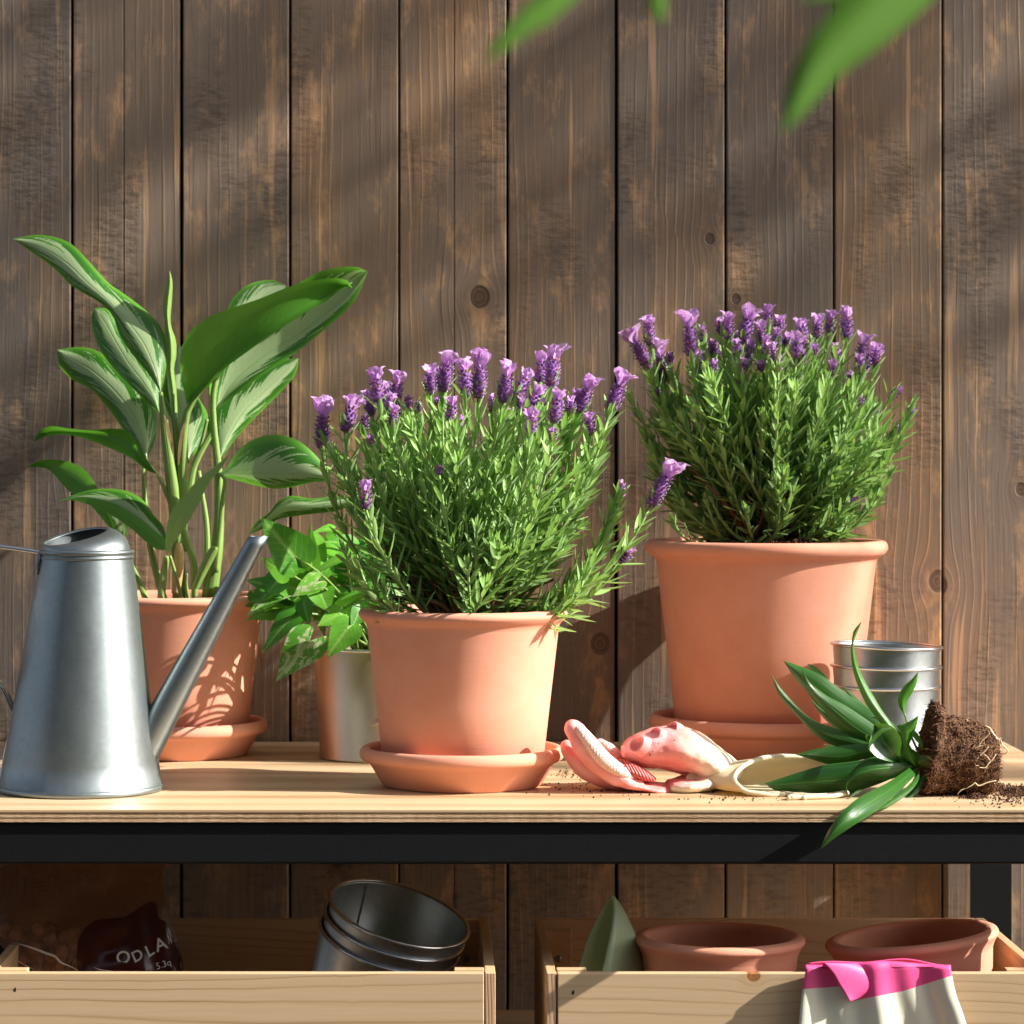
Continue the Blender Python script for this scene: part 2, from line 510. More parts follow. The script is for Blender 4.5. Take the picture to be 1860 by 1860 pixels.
def syn(name, pale, amount):
    g = G(name)
    u = g.sep(g.uv())
    x = g.sub(g.mul(u[0], 2.0), 1.0)
    ax = g.math('ABSOLUTE', x)
    rn = g.rnd()
    vein = g.math('ABSOLUTE', g.sub(g.math('FRACT', g.mul(g.sub(u[1], g.mul(ax, .45)), 6.0)), .5))
    nn = g.noise(g.xyz(g.mul(x, 3.0), g.mul(u[1], 4.0), g.mul(rn, 40.0)), 1.0, 4.0, .65, .5)
    vm = g.step(vein, .40, .5, 0.0, 1.0)
    mid = g.step(ax, .02, .16, 1.0, 0.0)
    p = g.mx(g.mul(mid, .9), g.mul(vm, g.step(ax, .1, .75, .75, 0.0)))
    p = g.mx(g.mul(p, .75), g.step(nn, .68 - amount, .74 - amount))
    grn = g.mix(g.step(g.add(g.mul(nn, .5), g.mul(rn, .6)), .3, .9), (.045, .22, .014), (.16, .46, .035))
    c = g.mix(p, grn, pale)
    b = g.bump(g.add(g.mul(g.step(vein, .3, .5), -.25), g.mul(mid, -.5)), .0004, .6)
    sh = g.bsdf(c, .42, 0, .45, b)
    return g.done(g.translucent(sh, g.mix(.5, c, (.2, .55, .03)), .3, b))
M['syn'] = syn('arrowhead_leaf', (.28, .50, .12), -.02)
M['syn_pale'] = syn('variegated_arrowhead_leaf', (.48, .56, .30), .16)

def lav(name, lo, hi, trc, tr=.25):
    g = G(name)
    a = g.attr()
    u = g.sep(g.uv())
    ax = g.math('ABSOLUTE', g.sub(g.mul(u[0], 2.0), 1.0))
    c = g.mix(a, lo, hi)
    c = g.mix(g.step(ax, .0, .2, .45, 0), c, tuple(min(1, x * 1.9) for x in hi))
    c = g.mix(g.step(ax, .8, 1.0, 0, .38), c, (.46, .60, .36))
    c = g.mix(g.mul(g.back(), .35), c, (.26, .42, .17))
    sh = g.bsdf(c, .55, 0, .35, sheen=.15)
    return g.done(g.translucent(sh, g.mix(.5, c, trc), tr))
M['lav_leaf'] = lav('lavender_leaf', (.060, .135, .040), (.36, .60, .17), (.42, .74, .10), .32)
g = G('lavender_stem')
a = g.attr()
M['lav_stem'] = g.done(g.bsdf(g.mix(g.step(a, .25, .6), (.13, .065, .035), (.27, .42, .13)), .6, 0, .3))
g = G('lavender_bract')
u = g.sep(g.uv()); x = g.math('ABSOLUTE', g.sub(g.mul(u[0], 2.0), 1.0))
rn = g.rnd()
nn = g.noise(g.xyz(g.mul(x, 7.0), g.mul(u[1], 1.5), g.mul(rn, 9.0)), 1.0, 3.0)
c = g.mix(g.step(nn, .3, .7), (.60, .30, .70), (.90, .66, .94))
c = g.mix(g.step(x, .0, .16, .55, 0), c, (.33, .07, .42))
c = g.mix(g.step(u[1], .0, .30, .5, 0), c, (.30, .06, .36))
c = g.mix(g.step(rn, .5, 1.0, 0, .45), c, (.80, .50, .80))
M['bract'] = g.done(g.translucent(g.bsdf(c, .6, 0, .3, g.bump(nn, .001, .6), sheen=.3), g.mix(.4, c, (.75, .35, .85)), .4))
g = G('lavender_floret')
a = g.attr()
c = g.mix(g.step(a, 0, .55), (.13, .035, .19), (.42, .17, .56))
c = g.mix(g.step(a, .55, .8), c, (.46, .13, .22))
c = g.mix(g.step(a, .86, .95), c, (.35, .30, .16))
M['floret'] = g.done(g.translucent(g.bsdf(c, .7, 0, .3, sheen=.4), c, .15))

def soil(name, c0, c1):
    g = G(name)
    o = g.obj()
    n = g.noise(o, 260, 5, .75)
    vo = g.n('ShaderNodeTexVoronoi'); vo.inputs['Scale'].default_value = 420; g.put(vo.inputs['Vector'], o)
    f = g.add(g.mul(n, .8), g.mul(vo.outputs['Distance'], .3))
    c = g.mix(g.step(f, .32, .72), c0, c1)
    fib = g.noise(o, 700, 2, .6)
    c = g.mix(g.step(fib, .66, .74), c, (.22, .12, .06))
    return g.done(g.bsdf(c, .95, 0, .15, g.bump(f, .003, 1)))
M['soil'] = soil('potting_soil', (.014, .008, .005), (.15, .072, .042))
g = G('soil_crumb')
a = g.attr()
M['crumb'] = g.done(g.bsdf(g.mix(a, (.024, .012, .008), (.20, .10, .058)), .95, 0, .15))
g = G('soil_fibre')
a = g.attr()
M['fibre'] = g.done(g.bsdf(g.mix(a, (.07, .032, .017), (.36, .20, .10)), .8, 0, .2))
g = G('root')
M['root'] = g.done(g.bsdf(g.mix(g.noise(g.obj(), 200), (.62, .46, .26), (.80, .70, .48)), .6, 0, .3))
g = G('moss')
n = g.noise(g.obj(), 300, 4, .7)
M['moss'] = g.done(g.bsdf(g.mix(g.step(n, .35, .65), (.03, .035, .01), (.20, .22, .06)), .95, 0, .1, g.bump(n, .002, 1)))

def glove_mat(name, pink, pink2, cream, x0, x1, dots=False):
    g = G(name)
    o = g.obj()
    s = g.sep(o)
    n = g.noise(o, 45, 2)
    xx = g.add(s[0], g.mul(g.sub(n, .5), .012))
    # on top (facing up) the pink fades out softly, low down it ends at a seam line
    soft = g.step(xx, x0, x1, 1.0, 0.0)
    hard = g.step(s[0], x0 - .0010, x0, 1.0, 0.0)
    low = g.step(s[2], .006, .010, 1.0, 0.0)
    f = g.math('ADD', g.mul(low, hard), g.mul(g.sub(1.0, low), soft))
    pk = g.mix(g.step(g.noise(o, 30, 2), .4, .7), pink, pink2)
    c = g.mix(f, cream, pk)
    fn = g.noise(o, 700, 2)
    sh = g.bsdf(c, .42, 0, .45, g.bump(fn, .0002, .6), sss=.25)
    return g.done(sh)

# ================================================================== SETTING
TZ = 0.90                                   # table top height
WALL = 2.88
gm = G('paving')
o_ = gm.obj()
nn = gm.noise(o_, 6, 5, .6)
M['paving'] = gm.done(gm.bsdf(gm.mix(nn, (.038, .034, .029), (.065, .057, .048)), .9, 0, .2, gm.bump(nn, .004, .5)))
gr = mesh('ground', [(-60, -60, 0), (60, -60, 0), (60, 60, 0), (-60, 60, 0)], [(0, 1, 2, 3)], M['paving'], smooth=False)
gr['kind'] = 'structure'

wall = thing('plank_wall', 'tall wall of vertical brown stained wooden planks behind the workbench', 'wall', (0, WALL, 0))
seams = [-856, -658, -462, -265, -68, 130, 330, 527, 725, 921, 1120, 1318, 1515, 1711, 1908, 2105, 2303, 2500, 2697, 2895, 3092, 3290]
grooves = {130: 225, 725: 825}
for i in range(len(seams) - 1):
    gap = 0.0008 + 0.0003 * (i * 7 % 4)
    x0 = (seams[i] - VX) * WALL / FPX + gap
    x1 = (seams[i + 1] - VX) * WALL / FPX - gap
    rec = R.uniform(-.0012, .0012)
    y0 = WALL + rec
    ch = .0012
    prof = [(x0, y0 + .018), (x0, y0 + ch), (x0 + .0006, y0 + ch * .35), (x0 + ch, y0)]
    if seams[i] in grooves:
        gx = (grooves[seams[i]] - VX) * WALL / FPX
        prof += [(gx - .0011, y0), (gx - .0004, y0 + .0012), (gx + .0004, y0 + .0012), (gx + .0011, y0)]
    prof += [(x1 - ch, y0), (x1 - .0006, y0 + ch * .35), (x1, y0 + ch), (x1, y0 + .018)]
    zs = [0.0, 0.8, 1.6, 2.35]
    V, F = [], []
    m = len(prof)
    for z in zs:
        V += [(px, py, z) for px, py in prof]
    for k in range(len(zs) - 1):
        for j in range(m):
            l = (j + 1) % m
            F.append((k * m + j, k * m + l, (k + 1) * m + l, (k + 1) * m + j))
    F.append(tuple(range(m))[::-1]); F.append(tuple(range((len(zs) - 1) * m, len(zs) * m)))
    mesh('plank', V, F, M['plank'], wall, origin=((x0 + x1) / 2, y0, 0), smooth=False)
g = G('wall_backing')
M['backing'] = g.done(g.bsdf((.012, .010, .009), .9))
box('backing_board', -.90, 1.38, WALL + .022, WALL + .040, 0.0, 2.35, M['backing'], wall, b=0)

# ================================================================== WORKBENCH
D1 = 2.33
TX0, TX1 = -.450, .566
TB = WALL - .006
bench = thing('workbench', 'black steel framed workbench with a thick pale plywood top', 'workbench', (0, 2.6, 0))
top_t = .0100
# surface veneer and the visible edge plies, each a layer
V, F = box_vf(TX0, TX1, D1, TB, TZ - .0026, TZ, .0005)
mesh('tabletop', V, F, M['ply_top'], bench, origin=(0, 2.5, TZ), smooth=False)
zt = TZ - .0026
for k, (h, mm) in enumerate([(.0017, 'veneer_b'), (.0020, 'veneer_a'), (.0018, 'veneer_b'), (.0019, 'veneer_a')]):
    ins = [.0006, .0002, .0005, .0001][k]
    V, F = box_vf(TX0 + ins, TX1 - ins, D1 + ins, TB - ins, zt - h, zt - .00005)
    mesh('plywood_layer', V, F, M[mm], bench, origin=(0, 2.5, zt), smooth=False)
    zt -= h
RB = 0.8558                                   # bottom of the rails
rt = zt - .0004
box('front_rail', TX0, TX1, D1 + .003, D1 + .028, RB, rt, M['black'], bench, b=.0022)
box('rear_rail', TX0, TX1, TB - .026, TB - .002, RB, rt, M['black'], bench, b=.0022)
box('side_rail', TX0 + .002, TX0 + .024, D1 + .030, TB - .028, RB, rt, M['black'], bench, b=.0015)
box('side_rail', TX1 - .024, TX1 - .002, D1 + .030, TB - .028, RB, rt, M['black'], bench, b=.0015)
for x0, x1 in ((TX0 + .001, TX0 + .041), (TX1 - .041, TX1 - .001)):
    s = 1 if x0 < 0 else -1
    for y0, y1 in ((D1 + .004, D1 + .044), (TB - .043, TB - .003)):
        f = y0 < 2.5
        # L-shaped steel angle
        a0, a1 = (x0, x0 + .003) if s == 1 else (x1 - .003, x1)
        fy0, fy1 = (y0, y0 + .003)
        P0 = [(x0, fy0), (x1, fy0), (x1, fy1), (a1, fy1), (a1, y1), (a0, y1), (a0, fy1)]
        if s == 1: P0 = [(x0, fy0), (x1, fy0), (x1, fy1), (a1, fy1), (a1, y1), (a0, y1)]
        else: P0 = [(x0, fy0), (x1, fy0), (x1, y1), (a0, y1), (a0, fy1), (x0, fy1)]
        m = len(P0)
        V = [(x, y, z) for z in (0.0, RB - .0004) for x, y in P0]
        F = [(j, (j + 1) % m, m + (j + 1) % m, m + j) for j in range(m)] + [tuple(range(m))[::-1], tuple(range(m, 2 * m))]
        mesh('leg', V, F, M['black'], bench, origin=((x0 + x1) / 2, (y0 + y1) / 2, 0), smooth=False)
SHZ = 0.640
box('lower_shelf', TX0 + .045, TX1 - .045, D1 + .006, TB - .02, SHZ - .02, SHZ, M['ply_top'], bench, b=.001)

# ================================================================== CRATES
DF = 2.325
KD = DF / 2.24                               # everything in the crates was measured for a front at 2.24
CT = CAMZ - 947 * DF / FPX                    # crate top height
DBK = DF + .264 * KD
def crate(label, xo0, xi0, xi1, xo1):
    """outer/inner x of the two side boards"""
    xo0, xi0, xi1, xo1 = [q * KD for q in (xo0, xi0, xi1, xo1)]
    t = thing('wooden_crate', label, 'crate', ((xo0 + xo1) / 2, (DF + DBK) / 2, SHZ), 'pine storage crates under the bench')
    zb = SHZ + .0005
    for (a, b_) in ((xo0, xi0), (xi1, xo1)):
        V, F = box_vf(a, b_, DF + .0008, DBK, zb, CT, .0007)
        o = mesh('side_panel', V, F, M['pine_side'], t, origin=((a + b_) / 2, DF, zb), smooth=False)
        # the front of the board shows end grain
        V, F = box_vf(a + .0004, b_ - .0004, DF, DF + .0007, zb + .001, CT - .0006, .0002)
        mesh('end_grain', V, F, M['pine_end'], o, origin=((a + b_) / 2 + .013, DF, zb), smooth=False)
    box('front_panel', xi0 + .0009, xi1 - .0009, DF - .0006, DF + .0085, zb, CT - .0003, M['pine'], t, b=.0007)
    box('back_panel', xi0 + .0004, xi1 - .0004, DBK - .009, DBK, zb, CT, M['pine'], t, b=.0007)
    box('base_board', xi0 + .0004, xi1 - .0004, DF + .0090, DBK - .0095, zb, zb + .006, M['pine'], t, b=0)
    for xb0, xb1 in ((xi0 + .0006, xi0 + .0245), (xi1 - .0245, xi1 - .0006)):
        box('corner_block', xb0, xb1, DBK - .0210, DBK - .0094, zb + .0062, CT - .0085, M['pine_side'], t, b=.0008)
        fr = box('corner_block', xb0, xb1, DF + .0089, DF + .0200, zb + .0062, CT + .0010, M['pine_side'], t, b=.0006)
        xs = xb0 + .0075 if xb0 > (xi0 + xi1) / 2 else xb0 + .0120
        xs = (xb0 + xb1) / 2
        prof = [(0, .0022), (.0018, .0020), (.0030, .0010), (.0033, 0)]
        V, F = lathe_vf(prof, 20)
        V = [(xs + v[0], DBK - .0210 - v[2], CT - .0330 + v[1]) for v in V]
        mesh('screw', V, F, M['screw'], t, origin=(xs, DBK - .021, CT - .033))
    return t
crate1 = crate('pale pine crate holding the clay pebble bag and tilted metal pots', -.3414, -.3334, .0427, .0507)
crate2 = crate('pale pine crate with pink and cream glove hanging over its front', .0900, .0975, .4683, .4758)
# nail marks in the front boards are small dark dents
g = G('nail_hole'); M['hole'] = g.done(g.bsdf((.02, .012, .008), .9))
for (px, py, cr_) in ((27, 1798, crate1), (1041, 1803, crate2)):
    c = P(px, py, DF - .0006)
    V = [(c.x + (.0009 + .0004 * ((k * 7) % 3)) * cos(k * pi / 4), c.y - .00006, c.z + (.0014 + .0005 * ((k * 5) % 3)) * sin(k * pi / 4)) for k in range(8)]
    mesh('nail_hole', V, [tuple(range(8))], M['hole'], cr_, origin=c)

# ================================================================== POTS
def pot_profile(Rm, H, base, neck, rimh, wall=.0062, rim_in=.0120):
    o = [(0, 0), (base - .002, 0), (base, .0015), (base + (neck - base) * .5, (H - rimh) * .5), (neck, H - rimh - .004)]
    o2 = [(neck + .0016, H - rimh), (Rm - .0026, H - rimh * .74), (Rm, H - rimh * .44), (Rm - .0010, H - rimh * .16), (Rm - .0040, H - .0006), (Rm - .0078, H - .0003), (Rm - rim_in, H - .0032)]
    i = [(neck - wall, H - rimh), (base - wall + .002, .010), (base - wall - .002, .0075), (0, .0075)]
    return o[:4] + smooth_prof([o[4]] + o2 + [i[0]], 4) + i[1:]

def terra_pot(label, cx, cy, z, Rm, H, base, neck, rimh, group=None, name='terracotta_pot', mat='terra'):
    t = thing(name, label, 'plant pot', (cx, cy, z), group)
    V, F = lathe_vf(pot_profile(Rm, H, base, neck, rimh), 112)
    V = [(cx + v[0], cy + v[1], z + v[2]) for v in V]
    body = mesh('pot_body', V, F, M[mat], t)
    return t

def saucer(label, cx, cy, Rm, H, base):
    s = H / .033
    k = Rm / .0879
    pr = [(0, 0), (base - .002, 0), (base, .0015 * s), (base + (Rm - base) * .54, .0188 * s), (Rm - .0066 * k, .0200 * s), (Rm - .0014 * k, .0228 * s), (Rm, .0272 * s),
          (Rm - .0016 * k, .0315 * s), (Rm - .0050 * k, .0330 * s), (Rm - .0084 * k, .0310 * s), (Rm - .0105 * k, .0270 * s), (base - .002, .0062), (base - .006, .0055), (0, .0055)]
    pr = pr[:4] + smooth_prof(pr[4:11], 4) + pr[11:]
    V, F = lathe_vf(pr, 112)
    V = [(cx + v[0], cy + v[1], TZ + .0003 + v[2]) for v in V]
    o = mesh('plant_saucer', V, F, M['terra'], origin=(cx, cy, TZ))
    return props(o, label, 'saucer', 'terracotta saucers')

FP = (P(838, 0, 2.505).x + .0014, 2.505)
BP = (P(1391, 0, 2.755).x, 2.755)
LP = (P(317, 0, 2.755).x, 2.755)
saucer('round terracotta saucer nearest the front edge, under the smaller lavender pot', FP[0] - .001, FP[1], .0879, .033, .0690)
saucer('large terracotta saucer under the big lavender pot, behind the glove', BP[0], BP[1], .1100, .038, .0910)
saucer('terracotta saucer half hidden behind the watering can', LP[0], LP[1], .0879, .033, .0690)
PZ = TZ + .0062
terra_pot('terracotta pot holding the smaller lavender at the middle of the bench', FP[0], FP[1], PZ, .0898, .1455, .0676, .0822, .0125, 'terracotta pots on the bench')
terra_pot('largest terracotta pot, holding the bushy lavender by the wall', BP[0], BP[1], PZ, .1140, .1965, .0827, .1030, .0170, 'terracotta pots on the bench')
terra_pot('terracotta pot behind the watering can spout with the silver leafed plant', LP[0], LP[1], PZ, .0898, .1455, .0676, .0822, .0125, 'terracotta pots on the bench')

def metal_pot(name, label, cen, Rt, Rb, H, group=None, axis=Vector((0, 0, 1)), mat='galv', seam_a=None, cat='metal pot', base_gap=0.0, tab=False):
    """cen: base centre; axis: pot axis"""
    t = thing(name, label, cat, cen, group)
    rb = .0016
    pr = [(0, .002), (Rb - .002, .002), (Rb - .0015, 0), (Rb + .0006, .0000), (Rb + .0008, .0018), (Rb, .0026), (Rt - .0008, H - .0040)]
    inner = [(Rt - .0012, H - .0015), (Rt - .0016, H - .004), (Rb - .0009, .0035), (0, .0035)]
    q = axis.to_track_quat('Z', 'Y').to_matrix()
    def tr(V): return [Vector(cen) + q @ Vector(v) for v in V]
    V, F = lathe_vf(pr + inner, 96)
    mesh('pot_body', tr(V), F, M[mat], t)
    # rolled bead rim
    bead = [(Rt + rb * cos(a) + .0004, H - .0022 + rb * sin(a)) for a in [2 * pi * k / 12 for k in range(13)]]
    V, F = lathe_vf(bead, 96)
    mesh('rim_bead', tr(V), F, M['bead'], t)
    if seam_a is not None:
        for sgn, nm in ((1, 'side_seam'), (-1, 'inner_seam')):
            V = []
            w_ = .0016 / Rt
            for k in range(9):
                f = k / 8
                z = .004 + (H - .010) * f
                r = Rb + (Rt - Rb) * (z / H)
                for da, dr in ((-w_, .00002), (-w_ * .6, .00045), (w_ * .6, .00045), (w_, .00002)):
                    rr = r + dr * sgn - (.0011 if sgn < 0 else 0)
                    V.append((rr * cos(seam_a + da), rr * sin(seam_a + da), z))
            F = [(k * 4 + j, k * 4 + j + 1, k * 4 + j + 5, k * 4 + j + 4) for k in range(8) for j in range(3)]
            mesh(nm, tr(V), F, M[mat], t)
    return t

# small brushed pot with the arrowhead plant
GP = (P(690, 0, 2.73).x, 2.73)
t = metal_pot('metal_plant_pot', 'brushed zinc pot with trailing green arrowhead leaves, beside the middle terracotta pot', (GP[0], GP[1], TZ + .0004), .0628, .0560, .1050, mat='galv_warm', seam_a=radians(-96))
# little folded tab on the seam
c = P(681, 1312, GP[1] - .0622)
V, F = box_vf(-.0052, .0052, -.0004, .0004, -.0022, .0022, .0002)
rot = Matrix.Rotation(radians(-28), 3, 'Y')
mesh('seam_tab', [c + rot @ Vector(v) for v in V], F, M['bead'], t, smooth=False)

# stack of three pots standing on the bench, nested
SC = (P(1609, 0, 2.62).x, 2.62)
hH = .0800
tops = [1245, 1209, 1172]
names = ['lowest of the three nested galvanised pots standing behind the uprooted plant',
         'middle one of the three nested galvanised pots on the bench top',
         'uppermost of the three nested galvanised pots on the bench top']
for k in range(3):
    ztop = CAMZ - (tops[k] - 820) * 2.62 / FPX + .002
    zb = max(ztop - hH, TZ + .0004)
    if k == 0: hh = ztop - zb
    tilt = radians([0.0, .9, 2.0][k])
    ax = Vector((sin(tilt), 0, cos(tilt)))
    metal_pot('galvanised_pot', names[k], (SC[0] - .001 * k, SC[1], ztop - hh), [.0476, .0482, .0486][k], .0410, hh, 'nested galvanised pots on the bench', ax, 'galv', seam_a=radians(-80 + 7 * k))

# three pots lying tilted in the left crate
def axis_from(tx, ty): return Vector((tx, ty, 1)).normalized()
ax3 = Vector((sin(radians(15.5)), -sin(radians(14)), cos(radians(20)))).normalized()
TC = P(727, 1655, 2.372 * KD)
labs = ['topmost of the three tilted galvanised pots in the crate, open towards the viewer',
        'second galvanised pot in the tilted nest, between two others in the crate',
        'outermost galvanised pot at the bottom of the tilted nest in the crate']
for k in range(3):
    H_ = .095
    topc = TC - ax3 * (.0122 * k) - Vector((.0012 * k, 0, 0))
    cen = topc - ax3 * H_
    metal_pot('galvanised_pot', labs[k], cen, .0602, .0520, H_, 'tilted galvanised pots in the crate', ax3, 'galv', seam_a=radians(74) if k == 0 else radians(-100 - 10 * k))

# terracotta pots in the right crate
t = terra_pot('unused terracotta pot standing level in the crate beside the green scoop', 0, 0, 0, .0706, .1240, .0520, .0646, .0125, 'empty terracotta pots in the crate')
c = P(1307, 1700, 2.330 * KD)
t.location = (c.x, c.y, c.z - .1225)
t = terra_pot('unused terracotta pot leaning with its rim higher towards the crate corner', 0, 0, 0, .0721, .1240, .0530, .0659, .0130, 'empty terracotta pots in the crate')
c = P(1655, 1697, 2.350 * KD)
rm = Matrix.Rotation(radians(-6.5), 4, 'Y') @ Matrix.Rotation(radians(-1.0), 4, 'X')
t.matrix_world = Matrix.Translation(c) @ rm @ Matrix.Translation((0, 0, -.1225))

# ================================================================== GREEN SCOOP
g = G('green_plastic')
M['scoop'] = g.done(g.bsdf((.36, .48, .28), .38, 0, .5, g.bump(g.noise(g.obj(), 300, 2), .0002, .5)))
sc = thing('soil_scoop', 'sage green plastic soil scoop standing point up in the crate corner', 'scoop', P(1110, 1767, (2.31*KD)))
rows = [(1627.5, 1110, 1110, 1111), (1634, 1105, 1112.5, 1116), (1646, 1098, 1114, 1124), (1664, 1088, 1114, 1134), (1686, 1077, 1111.5, 1144), (1710, 1067, 1107, 1154),
        (1737, 1058, 1101, 1164), (1763, 1050, 1095, 1172), (1800, 1040, 1086, 1182), (1840, 1034, 1078, 1190)]
V, F = [], []
nc = 18
for j, (y, xl, xc, xr) in enumerate(smooth_prof(rows, 4)):
    wv = (xr - xl) * (2.31*KD) / FPX
    for k in range(nc + 1):
        a = k / nc
        # from left edge (far) round the back-right to the crease (near)
        L_, Rr, Cc = P(xl, y, (2.318*KD)), P(xr + 3, y, (2.312*KD) - .10 * wv), P(xc, y, (2.312*KD) - .42 * wv)
        q0 = Vector((2 * Rr.x - .5 * L_.x - .5 * Cc.x, L_.y + .95 * wv, L_.z))
        p = L_ * (1 - a) ** 2 + q0 * 2 * a * (1 - a) + Cc * a * a
        V.append(p)
nr = len(V) // (nc + 1)
F = [(j * (nc + 1) + k, j * (nc + 1) + k + 1, (j + 1) * (nc + 1) + k + 1, (j + 1) * (nc + 1) + k) for j in range(nr - 1) for k in range(nc)]
o = mesh('blade', V, F, M['scoop'], sc)
md = o.modifiers.new('sol', 'SOLIDIFY'); md.thickness = .0016; md.offset = 0

# ================================================================== WATERING CAN
WC = thing('watering_can', 'tall conical galvanised watering can with long straight spout', 'watering can', (P(147, 0, 2.466).x, 2.466, TZ))
cx, cy = P(146, 0, 2.466).x, 2.466
RT, RBt, HC = .0384, .0690, .2005
shear = lambda z: (.0052 * z / HC, 0)
pr = [(0, .0012), (RBt - .001, .0012), (RBt + .0006, .0004), (RBt + .0014, .0012), (RBt + .0014, .0042), (RBt + .0004, .0052), (RBt - .0006, .0058)]
pr += [(RBt - .0006 + (RT - RBt + .0006) * k / 10, .0058 + (HC - .0058) * k / 10) for k in range(1, 11)]
V, F = lathe_vf(pr, 112, (cx, cy, TZ), shear)
mesh('can_body', V, F, M['galv_can'], WC)
band = [(RT + .0002, HC - .0055), (RT + .0014, HC - .0050), (RT + .0016, HC - .0032), (RT + .0008, HC - .0026), (RT + .0008, HC - .0016), (RT + .0020, HC - .0006), (RT + .0020, HC + .0012), (RT + .0008, HC + .0022), (RT - .003, HC + .0028)]
V, F = lathe_vf(smooth_prof(band, 2), 112, (cx, cy, TZ), shear)
mesh('top_ring', V, F, M['galv_can'], WC)
# hood: loft from the ring to a tilted, off-centre opening
V, F = [], []
n = 72
lev = 10
ocx, ocy = cx + .0052, cy
for j in range(lev + 1):
    t_ = j / lev
    for k in range(n):
        a = 2 * pi * k / n
        ro = RT - .0015
        ix, iy = -.0095 + .0265 * cos(a), .0285 * sin(a) + .003
        iz = HC + .0040 + (ix + .036) * .20 + (iy + .0255) * .17
        ox, oy, oz = ro * cos(a), ro * sin(a), HC + .0020
        bul = sin(t_ * pi * .5)
        zz = oz + (iz - oz) * bul ** .85
        tt = t_ ** 1.45
        V.append((ocx + ox + (ix - ox) * tt, ocy + oy + (iy - oy) * tt, TZ + zz))
for j in range(lev):
    for k in range(n):
        l = (k + 1) % n
        F.append((j * n + k, j * n + l, (j + 1) * n + l, (j + 1) * n + k))
# inner lip going down
for k in range(n):
    p = Vector(V[lev * n + k]); V.append((p.x + (ocx - p.x) * .03, p.y + (ocy - p.y) * .03, p.z - .0018))
for k in range(n):
    l = (k + 1) % n
    F.append((lev * n + k, lev * n + l, (lev + 1) * n + l, (lev + 1) * n + k))
mesh('hood', V, F, M['galv_can'], WC)
# spout
a0, a1 = P(262, 1362, 2.462), P(469.5, 974, 2.452)
ax = (a1 - a0).normalized()
V, F = [], []
n = 40
uu = Vector((0, 1, 0)); vv = ax.cross(uu).normalized()
mm = 26
for j in range(mm):
    f = j / (mm - 1)
    p = a0 + (a1 - a0) * f
    r = .0142 + (.0074 - .0142) * f
    for k in range(n):
        an = 2 * pi * k / n
        q = p + (uu * cos(an) + vv * sin(an)) * r
        sh_ = max(0, (f - .85) / .15)       # mouth is cut level
        q = q + ax * ((a1.z - q.z) / ax.z * sh_) if j == mm - 1 else q
        V.append(q)
V2 = []
for k in range(n):                          # inside of the mouth
    q = V[(mm - 1) * n + k]
    c_ = a1
    V2.append(c_ + (q - c_) * .88)
for k in range(n):
    V2.append(V2[k] - ax * .03)
base = len(V); V += V2
for j in range(mm - 1):
    if j == mm - 2: pass
    for k in range(n):
        l = (k + 1) % n
        F.append((j * n + k, j * n + l, (j + 1) * n + l, (j + 1) * n + k))
for k in range(n):
    l = (k + 1) % n
    F.append(((mm - 1) * n + k, (mm - 1) * n + l, base + l, base + k))
    F.append((base + k, base + l, base + n + l, base + n + k))
mesh('spout', V, F, M['galv_can'], WC)
# handle: folded strap looping out to the left
hp = [(79, 1003), (40, 997), (0, 992), (-55, 987), (-100, 1003), (-118, 1050), (-100, 1110), (-50, 1180), (0, 1243), (20, 1285), (25, 1300), (22, 1320), (12, 1365), (3, 1412)]
path = [P(x, y, 2.466) for x, y in hp]
path = [Vector(q) for q in resample([tuple(p) for p in path], 60)]
V, F = [], []
for j, p in enumerate(path):
    tg = (path[min(j + 1, 59)] - path[max(j - 1, 0)]).normalized()
    nv = tg.cross(Vector((0, 1, 0))).normalized()
    pts = [(-.0080, .0014), (-.0066, .0022), (-.0052, .0012), (.0052, .0012), (.0066, .0022), (.0080, .0014), (.0080, -.0012), (-.0080, -.0012)]
    V += [p + Vector((0, 1, 0)) * a + nv * b_ for a, b_ in pts]
F = [(j * 8 + k, j * 8 + (k + 1) % 8, (j + 1) * 8 + (k + 1) % 8, (j + 1) * 8 + k) for j in range(59) for k in range(8)]
hd = mesh('handle', V, F, M['bead'], WC)
for (x0, y0, x1, y1) in ((73, 1006, 66, 1043),):
    pa, pb = P(x0, y0, 2.452), P(x1, y1, 2.452)
    V, F = tube_vf([pa, (pa + pb) / 2, pb], .0022, 10)
    mesh('rivet_plate', V, F, M['galv_can'], WC)

